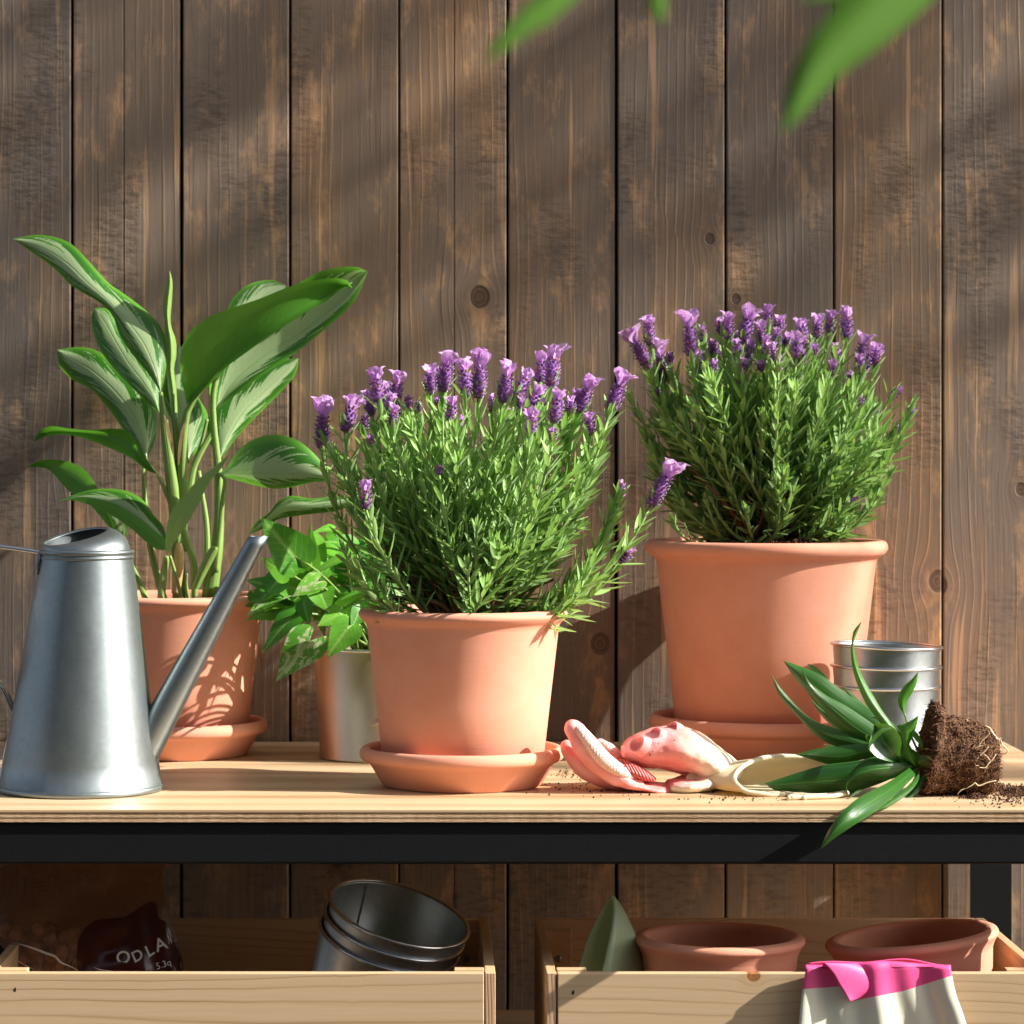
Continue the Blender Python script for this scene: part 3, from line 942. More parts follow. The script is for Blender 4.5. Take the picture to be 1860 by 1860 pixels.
# ================================================================== LEAF BUILDERS
def leaf_grid(name, mid, left, right, mat, parent, D0, D1, n=26, m=5, cup=0.0, fold=0.0, wav=0.0, side='top', belly=0.0, kind=None, tip_curl=0.0):
    """outlines in photo px listed tip->base, set in space at depths D0 (tip) .. D1 (base).
    cup: edges towards the wall (+) or viewer (-), metres; belly: whole blade bows towards the viewer"""
    Lp, Rp = resample(left, n), resample(right, n)
    Mp = resample(mid, n) if mid else [tuple((a + b) / 2 for a, b in zip(p, q)) for p, q in zip(Lp, Rp)]
    V, UV = [], []
    ph = R.uniform(0, 6)
    for i in range(n):
        t = i / (n - 1)
        Dm = D0 + (D1 - D0) * t - belly * sin(pi * t) - tip_curl * (1 - t) ** 3
        for s, E in ((-1, Lp), (1, Rp)):
            rng = range(m, 0, -1) if s < 0 else range(0, m + 1)
            for k in rng:
                a = k / m
                x = Mp[i][0] + (E[i][0] - Mp[i][0]) * a
                y = Mp[i][1] + (E[i][1] - Mp[i][1]) * a
                wd = sqrt((E[i][0] - Mp[i][0]) ** 2 + (E[i][1] - Mp[i][1]) ** 2) * Dm / FPX
                d = Dm + cup * a * a + fold * a * min(1, wd / .02) * s + wav * sin(ph + t * 13 + s) * a * a
                V.append(P(x, y, d)); UV.append((.5 + .5 * s * a, t))
    w_ = 2 * m + 1
    F = [(i * w_ + k, i * w_ + k + 1, (i + 1) * w_ + k + 1, (i + 1) * w_ + k) for i in range(n - 1) for k in range(w_ - 1)]
    # orient
    nrm = 0
    for f in F[::7]:
        a, b, c = V[f[0]], V[f[1]], V[f[2]]
        nrm += (b - a).cross(c - b).dot(Vector((0, 0, CAMZ)) - a)
    want = side == 'top'
    if (nrm > 0) != want: F = [f[::-1] for f in F]
    o = mesh(name, V, F, mat, parent, origin=V[(n - 1) * w_ + m], uv=UV)
    return o

def ribbon(name, pts, mat, parent, D0, D1, **k):
    """pts: (x, y, half width px) tip->base"""
    q = resample(pts, 24)
    L_, R_ = [], []
    for i, p in enumerate(q):
        a, b = q[max(i - 1, 0)], q[min(i + 1, 23)]
        dx, dy = b[0] - a[0], b[1] - a[1]
        l = max(sqrt(dx * dx + dy * dy), 1e-6)
        h = max(p[2], .2)
        L_.append((p[0] - dy / l * h, p[1] + dx / l * h)); R_.append((p[0] + dy / l * h, p[1] - dx / l * h))
    return leaf_grid(name, [p[:2] for p in q], L_, R_, mat, parent, D0, D1, **k)

def stalk(name, pts, mat, parent, D0, D1, n=10):
    """pts: (x, y, radius px), from D0 to D1"""
    q = resample(pts, 20)
    path = [P(p[0], p[1], D0 + (D1 - D0) * i / 19) for i, p in enumerate(q)]
    rad = [max(p[2], .4) * 2.7 / FPX for p in q]
    V, F = tube_vf(path, rad, n)
    uv = [((k % n) / n, (k // n) / 20) for k in range(len(V))]
    return mesh(name, V, F, mat, parent, origin=path[-1], uv=uv)

# ================================================================== SILVER-LEAVED PLANT (left pot)
Z1 = lambda pts: [(p[0] * .3763, 400 + p[1] * .3763) + tuple(q * .3763 for q in p[2:]) for p in pts]
AG = thing('leafy_plant', 'tall foliage plant with broad silver and green leaves in the pot behind the watering can', 'potted plant', (LP[0], LP[1], TZ + .13))
def al(mid, left, right, D0, D1, mat='agl', **k):
    return leaf_grid('leaf', Z1(mid) if mid else None, Z1(left), Z1(right), M[mat], AG, D0, D1, **k)
# A big upper left
al([(60, 90), (190, 125), (320, 205), (420, 300), (520, 390), (610, 485), (690, 590), (735, 690), (762, 770), (775, 835)],
   [(60, 90), (170, 165), (270, 240), (350, 320), (470, 390), (540, 455), (580, 560), (640, 650), (700, 720), (750, 790), (775, 835)],
   [(60, 90), (190, 70), (330, 105), (430, 200), (520, 300), (620, 370), (720, 450), (785, 530), (805, 640), (798, 740), (775, 835)], 2.80, 2.73, cup=.006, fold=.004, wav=.002, belly=.012)
# B behind it
al([(455, 425), (510, 500), (560, 590), (620, 690), (690, 780), (740, 860), (770, 930)],
   [(455, 425), (440, 460), (447, 530), (480, 620), (540, 705), (620, 790), (700, 870), (770, 930)],
   [(455, 425), (520, 430), (580, 520), (650, 620), (720, 700), (770, 790), (770, 930)], 2.82, 2.765, cup=.006, wav=.002)
# C left dark one
al([(276, 625), (360, 675), (450, 730), (530, 800), (600, 880), (650, 960), (690, 1060), (708, 1158)],
   [(276, 625), (285, 700), (350, 770), (430, 810), (500, 880), (560, 960), (620, 1050), (680, 1130), (708, 1158)],
   [(276, 625), (380, 612), (470, 630), (560, 700), (660, 760), (730, 850), (762, 950), (750, 1060), (708, 1158)], 2.84, 2.775, cup=.008, wav=.002)
# I centre silver
al([(862, 598), (850, 700), (845, 800), (870, 920), (900, 1040), (908, 1165)],
   [(862, 598), (825, 700), (790, 800), (785, 880), (830, 970), (870, 1050), (908, 1165)],
   [(862, 598), (900, 640), (910, 760), (960, 860), (1003, 940), (990, 1040), (960, 1100), (908, 1165)], 2.82, 2.77, cup=.005)
# G behind top right
al([(1382, 318), (1300, 350), (1200, 420), (1120, 490), (1050, 580)],
   [(1382, 318), (1350, 298), (1290, 288), (1200, 310), (1130, 370), (1090, 445), (1040, 560), (1050, 580)],
   [(1382, 318), (1380, 400), (1320, 480), (1220, 560), (1120, 600), (1050, 580)], 2.83, 2.79, cup=.006, wav=.002)
# F big right, silver top side
al([(1775, 247), (1700, 340), (1600, 430), (1470, 530), (1330, 620), (1200, 710), (1110, 800), (1040, 925)],
   [(1775, 247), (1715, 224), (1600, 232), (1500, 268), (1380, 350), (1250, 450), (1120, 560), (1040, 680), (1010, 820), (1040, 925)],
   [(1775, 247), (1742, 330), (1700, 405), (1600, 500), (1500, 583), (1400, 660), (1280, 740), (1150, 835), (1060, 905), (1040, 925)], 2.77, 2.775, cup=-.008, wav=.002, belly=-.008)
# H below it
al([(1442, 665), (1360, 745), (1270, 830), (1170, 930), (1095, 1060), (1060, 1155)],
   [(1442, 665), (1330, 680), (1200, 740), (1080, 830), (1010, 930), (1003, 1040), (1030, 1110), (1060, 1155)],
   [(1442, 665), (1425, 745), (1350, 835), (1280, 905), (1200, 985), (1130, 1065), (1085, 1130), (1060, 1155)], 2.82, 2.78, cup=.008, wav=.002)
# E folded big leaf seen from below
al([(1704, 330), (1640, 315), (1560, 375), (1450, 435), (1300, 535), (1160, 635), (1080, 695), (1000, 785), (915, 893)],
   [(1704, 330), (1680, 292), (1640, 279), (1550, 285), (1400, 320), (1250, 380), (1100, 430), (1010, 465), (930, 525), (882, 600), (868, 700), (880, 800), (915, 893)],
   [(1704, 330), (1660, 325), (1570, 392), (1460, 455), (1310, 552), (1170, 652), (1090, 712), (1010, 797), (915, 893)], 2.715, 2.74, side='under', cup=-.012, wav=.002, belly=.02)
# J right middle
al([(1602, 1240), (1450, 1228), (1300, 1222), (1150, 1222), (1045, 1225)],
   [(1602, 1240), (1575, 1257), (1500, 1267), (1400, 1290), (1300, 1294), (1180, 1266), (1100, 1243), (1045, 1225)],
   [(1602, 1240), (1570, 1190), (1510, 1120), (1440, 1065), (1360, 1038), (1280, 1040), (1200, 1070), (1135, 1130), (1095, 1195), (1045, 1225)], 2.69, 2.73, cup=.008, wav=.002, belly=.006)
# K left middle seen edge-on
al([(163, 1072), (230, 1022), (350, 1022), (450, 1030), (560, 1050), (650, 1100), (710, 1180), (764, 1228)],
   [(163, 1072), (230, 1042), (330, 1036), (430, 1060), (530, 1100), (600, 1130), (650, 1160), (705, 1205), (764, 1228)],
   [(163, 1072), (172, 1038), (210, 1004), (262, 995), (350, 1010), (450, 1012), (560, 1005), (620, 1020), (655, 1065), (692, 1130), (740, 1200), (764, 1228)], 2.80, 2.74, side='under', cup=-.008, wav=.001)
ribbon('leaf', Z1([(163, 1072, 1), (195, 1030, 14), (250, 1008, 14), (330, 1012, 9), (400, 1012, 2)]), M['agl'], AG, 2.795, 2.79)
# L lower left
al([(130, 1192), (220, 1180), (320, 1210), (400, 1270), (470, 1340), (540, 1430), (600, 1538)],
   [(130, 1192), (230, 1200), (290, 1262), (340, 1315), (430, 1370), (500, 1450), (560, 1512), (600, 1538)],
   [(130, 1192), (200, 1158), (300, 1158), (380, 1185), (435, 1235), (490, 1320), (560, 1400), (590, 1460), (600, 1538)], 2.86, 2.80, side='under', cup=-.004)
al([(600, 1538), (585, 1480), (550, 1420), (500, 1370)],
   [(600, 1538), (560, 1510), (530, 1440), (500, 1370)],
   [(600, 1538), (616, 1505), (618, 1465), (600, 1425), (540, 1385), (500, 1370)], 2.80, 2.80)
# M lower left front
al([(278, 1360), (370, 1345), (470, 1352), (560, 1375), (640, 1420), (720, 1480), (770, 1530), (805, 1562)],
   [(278, 1360), (360, 1348), (440, 1365), (520, 1390), (600, 1430), (680, 1490), (740, 1542), (805, 1562)],
   [(278, 1360), (340, 1330), (450, 1300), (560, 1298), (640, 1318), (700, 1360), (740, 1420), (790, 1480), (805, 1562)], 2.78, 2.735, cup=.010, side='top')
al([(278, 1360), (370, 1350), (460, 1368), (560, 1410), (650, 1465), (740, 1530), (805, 1590)],
   [(278, 1360), (350, 1352), (440, 1378), (530, 1420), (620, 1478), (700, 1548), (760, 1590), (805, 1590)],
   [(278, 1360), (380, 1335), (470, 1345), (560, 1375), (650, 1430), (740, 1495), (800, 1545), (805, 1590)], 2.775, 2.728, side='under')
# N front bright folded
al([(1112, 1122), (1060, 1185), (985, 1260), (920, 1350), (860, 1430), (825, 1520), (806, 1622)],
   [(1112, 1122), (1050, 1178), (960, 1248), (880, 1340), (828, 1400), (805, 1480), (798, 1560), (806, 1622)],
   [(1112, 1122), (1075, 1190), (1012, 1262), (972, 1340), (930, 1420), (880, 1500), (840, 1560), (806, 1622)], 2.70, 2.715, 'stem_green', fold=-.008)
# O arching right leaf behind the lavender
al([(1742, 1342), (1620, 1362), (1500, 1380), (1400, 1385), (1310, 1430), (1250, 1480), (1195, 1520)],
   [(1742, 1342), (1700, 1372), (1620, 1405), (1530, 1415), (1430, 1428), (1340, 1445), (1280, 1485), (1195, 1520)],
   [(1742, 1342), (1620, 1333), (1500, 1343), (1405, 1330), (1335, 1365), (1295, 1415), (1235, 1458), (1195, 1520)], 2.79, 2.80, cup=.006, belly=.01)
# D rolled young leaf
al(None, [(818, 240), (806, 300), (792, 370), (785, 440), (796, 500), (792, 600), (797, 680), (812, 800), (828, 950)],
   [(818, 240), (833, 300), (829, 400), (824, 500), (848, 575), (852, 650), (840, 720), (852, 820), (858, 950)], 2.735, 2.745, 'stem_green', cup=.012)
# short cut leaf stub
al(None, [(1040, 1575), (1010, 1585), (960, 1680), (925, 1780)], [(1040, 1575), (1052, 1595), (1000, 1700), (960, 1780)], 2.70, 2.71, 'stem_green', cup=.006)
for pts, D0, D1_ in [
    ([(775, 830, 10), (790, 950, 20), (815, 1150, 28), (840, 1350, 32), (860, 1600, 34), (865, 1830, 34)], 2.735, 2.75),
    ([(840, 930, 16), (855, 1060, 20), (868, 1200, 24), (875, 1400, 28), (880, 1600, 26)], 2.742, 2.752),
    ([(1700, 300, 2), (1450, 438, 5), (1160, 636, 9), (1000, 785, 13), (915, 893, 17), (890, 1000, 20), (880, 1150, 26), (880, 1400, 28)], 2.71, 2.748),
    ([(1100, 672, 10), (1050, 740, 13), (1028, 850, 15), (1032, 1000, 17), (1052, 1200, 21), (1058, 1400, 24), (1045, 1600, 32), (1010, 1830, 40)], 2.735, 2.74),
    ([(1045, 1225, 10), (1085, 1245, 10), (1075, 1350, 12), (1060, 1500, 14), (1040, 1700, 16)], 2.725, 2.73),
    ([(708, 1155, 6), (692, 1200, 9), (698, 1330, 12), (712, 1480, 15), (740, 1640, 18), (790, 1830, 20)], 2.775, 2.755),
    ([(764, 1228, 8), (800, 1310, 11), (830, 1390, 13), (850, 1480, 14)], 2.738, 2.745),
    ([(905, 1160, 8), (935, 1170, 10), (970, 1080, 9), (1000, 960, 8)], 2.77, 2.765),
    ([(960, 1210, 10), (975, 1320, 12), (995, 1450, 14), (1000, 1600, 16), (990, 1830, 16)], 2.765, 2.755),
    ([(1040, 1000, 14), (980, 1100, 15), (935, 1200, 16), (915, 1330, 18)], 2.76, 2.752),
    ([(880, 1470, 14), (905, 1560, 17), (935, 1660, 18), (940, 1830, 16)], 2.735, 2.735),
    ([(806, 1620, 14), (792, 1700, 18), (780, 1800, 20), (778, 1860, 20)], 2.715, 2.715),
    ([(820, 1620, 8), (850, 1720, 9), (880, 1840, 10)], 2.71, 2.715),
    ([(600, 1535, 8), (625, 1640, 10), (670, 1740, 14), (715, 1860, 18)], 2.80, 2.76),
    ([(902, 1705, 5), (900, 1770, 8), (915, 1850, 11)], 2.705, 2.71),
    ([(1215, 1790, 9), (1200, 1810, 11), (1195, 1850, 11)], 2.74, 2.74)]:
    stalk('stem', Z1(pts), M['stem_green'], AG, D0, D1_)
g = G('dry_sheath')
M['sheath'] = g.done(g.bsdf(g.mix(g.noise(g.obj(), 160, 3), (.35, .19, .08), (.66, .50, .24)), .6, 0, .3))
stalk('stem', Z1([(862, 1560, 14), (866, 1620, 26), (858, 1720, 24), (848, 1800, 22)]), M['sheath'], AG, 2.722, 2.73)
for pts in ([(792, 940, 3), (806, 990, 8), (822, 1060, 8), (835, 1130, 3)], [(900, 960, 2), (880, 1020, 7), (868, 1100, 8), (862, 1180, 3)], [(930, 1120, 2), (915, 1180, 6), (905, 1250, 5)]):
    ribbon('leaf_sheath', Z1(pts), M['sheath'], AG, 2.715, 2.72)

def soil_disc(parent, cx, cy, z, r, mat='soil', rough=.003, n=40, mound=.004):
    V, F = [(cx, cy, z + mound)], []
    rr = 12
    for j in range(1, rr + 1):
        for k in range(n):
            a = 2 * pi * k / n
            q = r * j / rr
            h = noise.noise(Vector((cx + q * cos(a), cy + q * sin(a), z)) * 140) * rough + noise.noise(Vector((cx + q * cos(a), cy + q * sin(a), z)) * 45) * rough * 1.3
            V.append((cx + q * cos(a), cy + q * sin(a), z + h + mound * (1 - (j / rr) ** 2)))
    F = [(0, 1 + k, 1 + (k + 1) % n) for k in range(n)]
    for j in range(rr - 1):
        for k in range(n):
            l = (k + 1) % n
            F.append((1 + j * n + k, 1 + (j + 1) * n + k, 1 + (j + 1) * n + l, 1 + j * n + l))
    return mesh('soil', V, F, M[mat], parent)
soil_disc(AG, LP[0], LP[1], PZ + .128, .0748)

# ================================================================== LAVENDER
def path_pts(B, Cc, E, n):
    return [B * (1 - t) ** 2 + Cc * 2 * t * (1 - t) + E * t * t for t in [i / (n - 1) for i in range(n)]]

def needle(mb, base, d, nrm, L, W, c, curl=.25):
    """narrow folded blade: base, direction, up-normal"""
    d = d.normalized(); s = d.cross(nrm).normalized(); u = s.cross(d).normalized()
    V, UV = [], []
    for t, wf in ((0, .35), (.25, .8), (.55, 1.0), (.82, .72), (1, .06)):
        p = base + d * L * t + u * (curl * L * t * t)
        h = W * .5 * wf
        V += [p - s * h + u * h * .55, p, p + s * h + u * h * .55]
        UV += [(0, t), (.5, t), (1, t)]
    F = []
    for i in range(4):
        for k in range(2):
            F.append((i * 3 + k, i * 3 + k + 1, (i + 1) * 3 + k + 1, (i + 1) * 3 + k))
    mb.add(V, F, UV, c)

def dirv(t): return t.normalized()

def sprig(plant, path, rr, lean=1.02, young=.5, leafL=.026, step=.0075, start=.12, tuft=True, woody=.3):
    n = len(path)
    st = MB()
    lens = [0]
    for a, b in zip(path, path[1:]): lens.append(lens[-1] + (b - a).length)
    T = lens[-1]
    V, F = tube_vf(path, [.0019 - .0007 * i / (n - 1) for i in range(n)], 5, True)
    cc = []
    for i in range(n): cc += [min(1, max(0, (lens[i] / T - woody) * 2.2 + .3))] * 5
    st.add(V, F, None, cc)
    stem = st.build('sprig', M['lav_stem'], plant, origin=path[0])
    lv = MB()
    s = T * start
    az = rr.uniform(0, 6)
    while s < T:
        f = s / T
        i = max(j for j in range(n) if lens[j] <= s)
        i = min(i, n - 2)
        tt = (s - lens[i]) / max(lens[i + 1] - lens[i], 1e-6)
        p = path[i].lerp(path[i + 1], tt)
        tg = (path[i + 1] - path[i]).normalized()
        a = tg.orthogonal().normalized()
        b = tg.cross(a)
        az += pi / 2 + rr.uniform(-.3, .3)
        L = leafL * (.55 + .55 * sin(pi * min(1, f * .75 + .15))) * rr.uniform(.8, 1.2)
        op = lean * (1.15 - .55 * f)
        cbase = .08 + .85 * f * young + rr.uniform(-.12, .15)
        for q in (0, 1):
            r_ = a * cos(az + pi * q) + b * sin(az + pi * q)
            d = tg * cos(op) + r_ * sin(op) + Vector((rr.uniform(-.3, .3), rr.uniform(-.3, .3), rr.uniform(-.15, .25)))
            needle(lv, p, d, (tg - d.normalized() * tg.dot(d.normalized())) * 1.0 + r_ * -.02, L, rr.uniform(.0036, .0054) * (.66 + .42 * f), min(1, max(0, cbase + rr.uniform(-.1, .1))), rr.uniform(.02, .28))
            if f < .8 and rr.random() < .45:      # small axillary leaves
                for _ in range(2):
                    d2 = tg * .8 + r_ * .5 + Vector((rr.uniform(-.4, .4), rr.uniform(-.4, .4), .2))
                    needle(lv, p, d2, tg.cross(d2).cross(d2), L * rr.uniform(.35, .55), .0022, min(1, cbase + .1), .1)
        s += step * rr.uniform(.8, 1.25) * (1.25 - .45 * f)
    if tuft:
        tg = (path[-1] - path[-2]).normalized()
        a = tg.orthogonal().normalized(); b = tg.cross(a)
        for k in range(6):
            az += 2.4
            r_ = a * cos(az) + b * sin(az)
            op = .12 + .09 * k
            d = tg * cos(op) + r_ * sin(op)
            needle(lv, path[-1] - tg * .001 * k, d, tg - d * tg.dot(d) + r_ * -.01, leafL * rr.uniform(.5, .85), .0030, min(1, .45 + .5 * young + rr.uniform(-.1, .2)), .08)
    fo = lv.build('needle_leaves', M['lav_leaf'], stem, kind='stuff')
    return stem

def flower(plant, B, T, rr, size=1.0, bud=False):
    """spike from B to the tip of the bracts T"""
    ax = (T - B)
    L = ax.length
    ax.normalize()
    a = ax.orthogonal().normalized(); b = ax.cross(a)
    SL = L * (.61 if not bud else .72)
    rad = min(.0080, L * .225) * size * (1 if not bud else .8)
    mb = MB()
    V, F = tube_vf([B, B + ax * SL * .5, B + ax * SL], [rad * .55, rad * .72, rad * .42], 8)
    mb.add(V, F, None, .2)
    rows = max(4, int(SL / .0030))
    for j in range(rows):
        f = (j + .5) / rows
        rr_ = rad * (.62 + .38 * sin(pi * min(1, f * .85 + .12)))
        for k in range(8):
            an = 2 * pi * (k + .5 * (j % 2)) / 8 + rr.uniform(-.15, .15)
            r_ = a * cos(an) + b * sin(an)
            p = B + ax * SL * f + r_ * rr_ * .6
            d = (ax * .9 + r_ * .75).normalized()
            s = d.cross(r_).normalized()
            l = .0042 * size * rr.uniform(.8, 1.15); w_ = .0017 * size
            o = p + r_ * .0006
            c = rr.uniform(0, .5) if rr.random() < .68 else rr.uniform(.55, 1.0)
            mb.add([p, p + d * l * .5 - s * w_, p + d * l, p + d * l * .5 + s * w_, p + d * l * .55 + r_ * .0012], [(0, 1, 4), (1, 2, 4), (2, 3, 4), (3, 0, 4)], None, c)
            if rr.random() < .33 and not bud:
                t0 = p + d * l * .7
                t1 = t0 + (r_ + ax * .4).normalized() * .0024
                mb.add([t0 - s * .0006, t0 + s * .0006, t1 + s * .0012, t1 - s * .0012 + ax * .0006], [(0, 1, 2, 3)], None, rr.uniform(.25, .55))
    sp = mb.build('flower_spike', M['floret'], plant, origin=B)
    nb = rr.choice((4, 4, 5)) if not bud else 3
    PL = L - SL * .93
    top = B + ax * SL * .93
    a0 = rr.uniform(0, 6)
    for k in range(nb):
        an = a0 + 2 * pi * k / nb + rr.uniform(-.25, .25)
        r_ = a * cos(an) + b * sin(an)
        spread = rr.uniform(.10, .80) if not bud else .15
        pl = PL * rr.uniform(.80, 1.10) / cos(spread * .5)
        pw = pl * rr.uniform(.28, .42) * (1 if not bud else .7)
        s = ax.cross(r_).normalized()
        V, UV = [], []
        for i in range(7):
            t = i / 6
            wd = pw * (.28 + .95 * sin(pi * min(1, t * .62)) ** 1.2) * (1 if t < .9 else .72)
            d_ = ax * cos(spread * t * 1.3) + r_ * sin(spread * t * 1.3)
            c_ = top + ax * pl * t * cos(spread * .5 * t) + r_ * (pl * sin(spread) * t * t * .9 + rad * .25)
            for u in (-1, -.5, 0, .5, 1):
                wv = .42 * pw * sin(t * 8 + u * 4 + k * 2) * t
                V.append(c_ + s * wd * u + r_ * (abs(u) * wd * -.30 + wv) + ax * (-.10 * pl * u * u * t))
                UV.append((.5 + u * .5, t))
        F = [(i * 5 + q, i * 5 + q + 1, i * 5 + q + 6, i * 5 + q + 5) for i in range(6) for q in range(4)]
        mesh('petal', V, F, M['bract'], sp, origin=top, uv=UV)
    return sp

ZA = lambda p: (550 + p[0] * .3817, 600 + p[1] * .3817)
ZB = lambda p: (1100 + p[0] * .3226, 530 + p[1] * .3226)

def lavender(plant, centre, crown_z, flowers, shoots, rr, spread_px, D, toppx):
    cx, cy = centre
    def crown():
        a = rr.uniform(0, 2 * pi); q = rr.uniform(0, .022)
        return Vector((cx + q * cos(a), cy + q * sin(a), crown_z))
    for (bpx, tpx, dd, kind) in flowers:
        Dq = D + dd
        B, T = P(*bpx, Dq), P(*tpx, Dq + rr.uniform(-.012, .012))
        # stem under the flower
        B0 = crown()
        out = B - B0
        ctl = B0 + Vector((out.x * .55, out.y * .6, out.z * .25)) if abs(out.x) < .09 else B0 + Vector((out.x * .75, out.y * .5, out.z * .12))
        if kind != 'free':
            # make the last stretch follow the spike
            ax = (T - B).normalized()
            ctl = ctl.lerp(B - ax * out.length * .5, .35)
            sprig(plant, path_pts(B0, ctl, B, 14), rr, young=.9, start=.2, tuft=False, step=.0105 if rr.random() < .6 else .008)
        flower(plant, B, T, rr, 1.0, kind == 'bud')
    for E, bend, yg in shoots:
        B0 = crown()
        if E.z - B0.z < .06: bend = max(bend, .72)
        out = E - B0
        ctl = B0 + Vector((out.x * bend, out.y * bend, out.z * (.95 - bend)))
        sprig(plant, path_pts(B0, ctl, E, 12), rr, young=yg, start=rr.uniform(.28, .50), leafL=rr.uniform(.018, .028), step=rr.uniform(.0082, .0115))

# ---- front plant
rr = random.Random(5)
LV1 = thing('lavender_plant', 'smaller flowering lavender with long sprigs in the middle terracotta pot', 'lavender', (FP[0], FP[1], TZ + .14), 'flowering lavender plants')
fl = [((90, 560), (100, 320), .01), ((200, 480), (250, 310), -.01), ((355, 340), (345, 175), -.03), ((430, 350), (465, 190), .03), ((420, 455), (440, 350), -.05),
      ((605, 300), (615, 170), .03), ((665, 290), (700, 90), 0), ((700, 430), (710, 310), -.06), ((775, 310), (765, 130), .04), ((835, 320), (850, 80), -.02),
      ((950, 340), (985, 140), .01), ((1010, 325), (1085, 185), .04), ((1065, 380), (1140, 260), -.03), ((1130, 250), (1140, 100), .05), ((1180, 270), (1200, 60), 0),
      ((1195, 440), (1225, 270), -.04), ((1310, 385), (1380, 215), .01), ((1460, 385), (1540, 185), .03), ((300, 850), (298, 715), -.07), ((390, 780), (402, 690), .02),
      ((390, 345), (402, 240), .05), ((330, 400), (300, 290), .04), ((1085, 490), (1095, 385), -.07)]
flowers = [(ZA(a), ZA(b), d, 'n') for a, b, d in fl]
buds = [((500, 380), (505, 305), .0), ((550, 405), (550, 330), .04), ((1190, 530), (1190, 460), -.08), ((1510, 800), (1515, 712), .0), ((320, 545), (320, 502), -.05), ((905, 395), (905, 345), .05),
        ((745, 450), (750, 410), -.04), ((645, 360), (640, 320), .02), ((290, 480), (300, 390), .03), ((650, 690), (648, 650), -.06)]
flowers += [(ZA(a), ZA(b), d, 'bud') for a, b, d in buds]
for k in range(8):
    x = rr.uniform(650, 1080); yb = 755 + rr.uniform(-10, 40)
    flowers.append(((x, yb), (x + rr.uniform(-8, 10), yb - rr.uniform(26, 42)), rr.uniform(-.05, .05), 'n'))
flowers += [(ZA((1510, 1110)), ZA((1570, 1025)), .0, 'n')]
# far reaching sprig at the right, with its own open flower
flowers += [(ZA((1655, 832)), ZA((1775, 612)), -.01, 'n')]
shoots = []
for k in range(96):
    u = rr.uniform(-1, 1)
    # outline of the bush in photo px (heights of the dome)
    x = 868 + u * 232
    top = interp([-1, -.85, -.5, 0, .5, .8, 1], [835, 775, 745, 752, 735, 780, 850], u)
    f = rr.random() ** 1.0
    y = top + 18 + f ** 1.15 * (1060 - top) * .92
    # lower shoots do not reach as far out
    wid = interp([0, .35, .6, .85, 1], [1, .93, .74, .52, .40], f)
    x = 872 + u * 232 * wid
    dd = rr.uniform(-.085, .075) * (1 - abs(u) * .5)
    E = P(x, y, 2.505 + dd)
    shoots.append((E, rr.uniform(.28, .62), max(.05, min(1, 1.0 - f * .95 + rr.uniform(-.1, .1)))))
for (x, y, dd, b) in [(612, 838, -.02, .6), (640, 930, -.03, .7), (625, 1000, -.05, .8), (655, 1035, -.06, .85), (1100, 985, .0, .8), (1075, 1025, -.03, .85), (1060, 890, .02, .7), (1105, 760, .0, .7),
                      (1030, 1085, -.05, .9), (700, 1075, -.06, .9), (590, 800, .0, .6), (1060, 1050, -.05, .9), (880, 1070, -.085, .5), (850, 1035, -.09, .4), (905, 1000, -.09, .4), (1118, 905, 0, .8)]:
    shoots.append((P(x, y, 2.505 + dd), b, .55))
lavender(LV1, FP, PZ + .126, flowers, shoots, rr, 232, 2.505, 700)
# woody twigs at the base
for k in range(16):
    a = rr.uniform(0, 2 * pi)
    B0 = Vector((FP[0] + .010 * cos(a), FP[1] + .010 * sin(a), PZ + .120))
    E = B0 + Vector((cos(a) * rr.uniform(.02, .07), sin(a) * rr.uniform(.02, .05), rr.uniform(.03, .08)))
    path = path_pts(B0, B0 + Vector((cos(a) * .01, sin(a) * .01, .03)), E, 7)
    V, F = tube_vf(path, [.0026 - .0012 * i / 6 for i in range(7)], 6)
    mb = MB(); mb.add(V, F, None, .1); mb.build('twig', M['lav_stem'], LV1)
soil_disc(LV1, FP[0], FP[1], PZ + .1235, .0752, 'moss', .003, mound=.007)

# ---- back plant
rr = random.Random(9)
LV2 = thing('lavender_plant', 'larger, denser flowering lavender in the big pot against the wall', 'lavender', (BP[0], BP[1], TZ + .19), 'flowering lavender plants')
fl = [((245, 430), (120, 205), 0), ((250, 300), (240, 135), .02), ((330, 510), (290, 260), .03), ((480, 360), (470, 95), -.02), ((540, 280), (545, 185), .03), ((650, 240), (640, 140), .0),
      ((685, 265), (697, 112), -.02), ((770, 280), (825, 88), -.01), ((905, 200), (918, 65), .02), ((870, 290), (880, 165), -.02), ((980, 220), (985, 130), .0), ((960, 310), (970, 200), -.03),
      ((905, 360), (905, 240), -.05), ((800, 400), (820, 270), -.02), ((1110, 300), (1100, 145), -.03), ((1110, 410), (1105, 320), -.05), ((1190, 260), (1197, 128), .0), ((1170, 360), (1177, 290), -.03),
      ((1255, 230), (1280, 100), .02), ((1355, 260), (1355, 80), .0), ((1300, 370), (1295, 290), -.02), ((1430, 400), (1465, 230), .02), ((1420, 480), (1545, 290), -.01), ((1275, 490), (1285, 385), -.05),
      ((975, 470), (965, 350), -.06), ((875, 450), (875, 390), -.05), ((1590, 850), (1675, 755), .02), ((1010, 300), (1030, 235), .0), ((750, 310), (755, 210), .02)]
flowers = [(ZB(a), ZB(b), d, 'n') for a, b, d in fl]
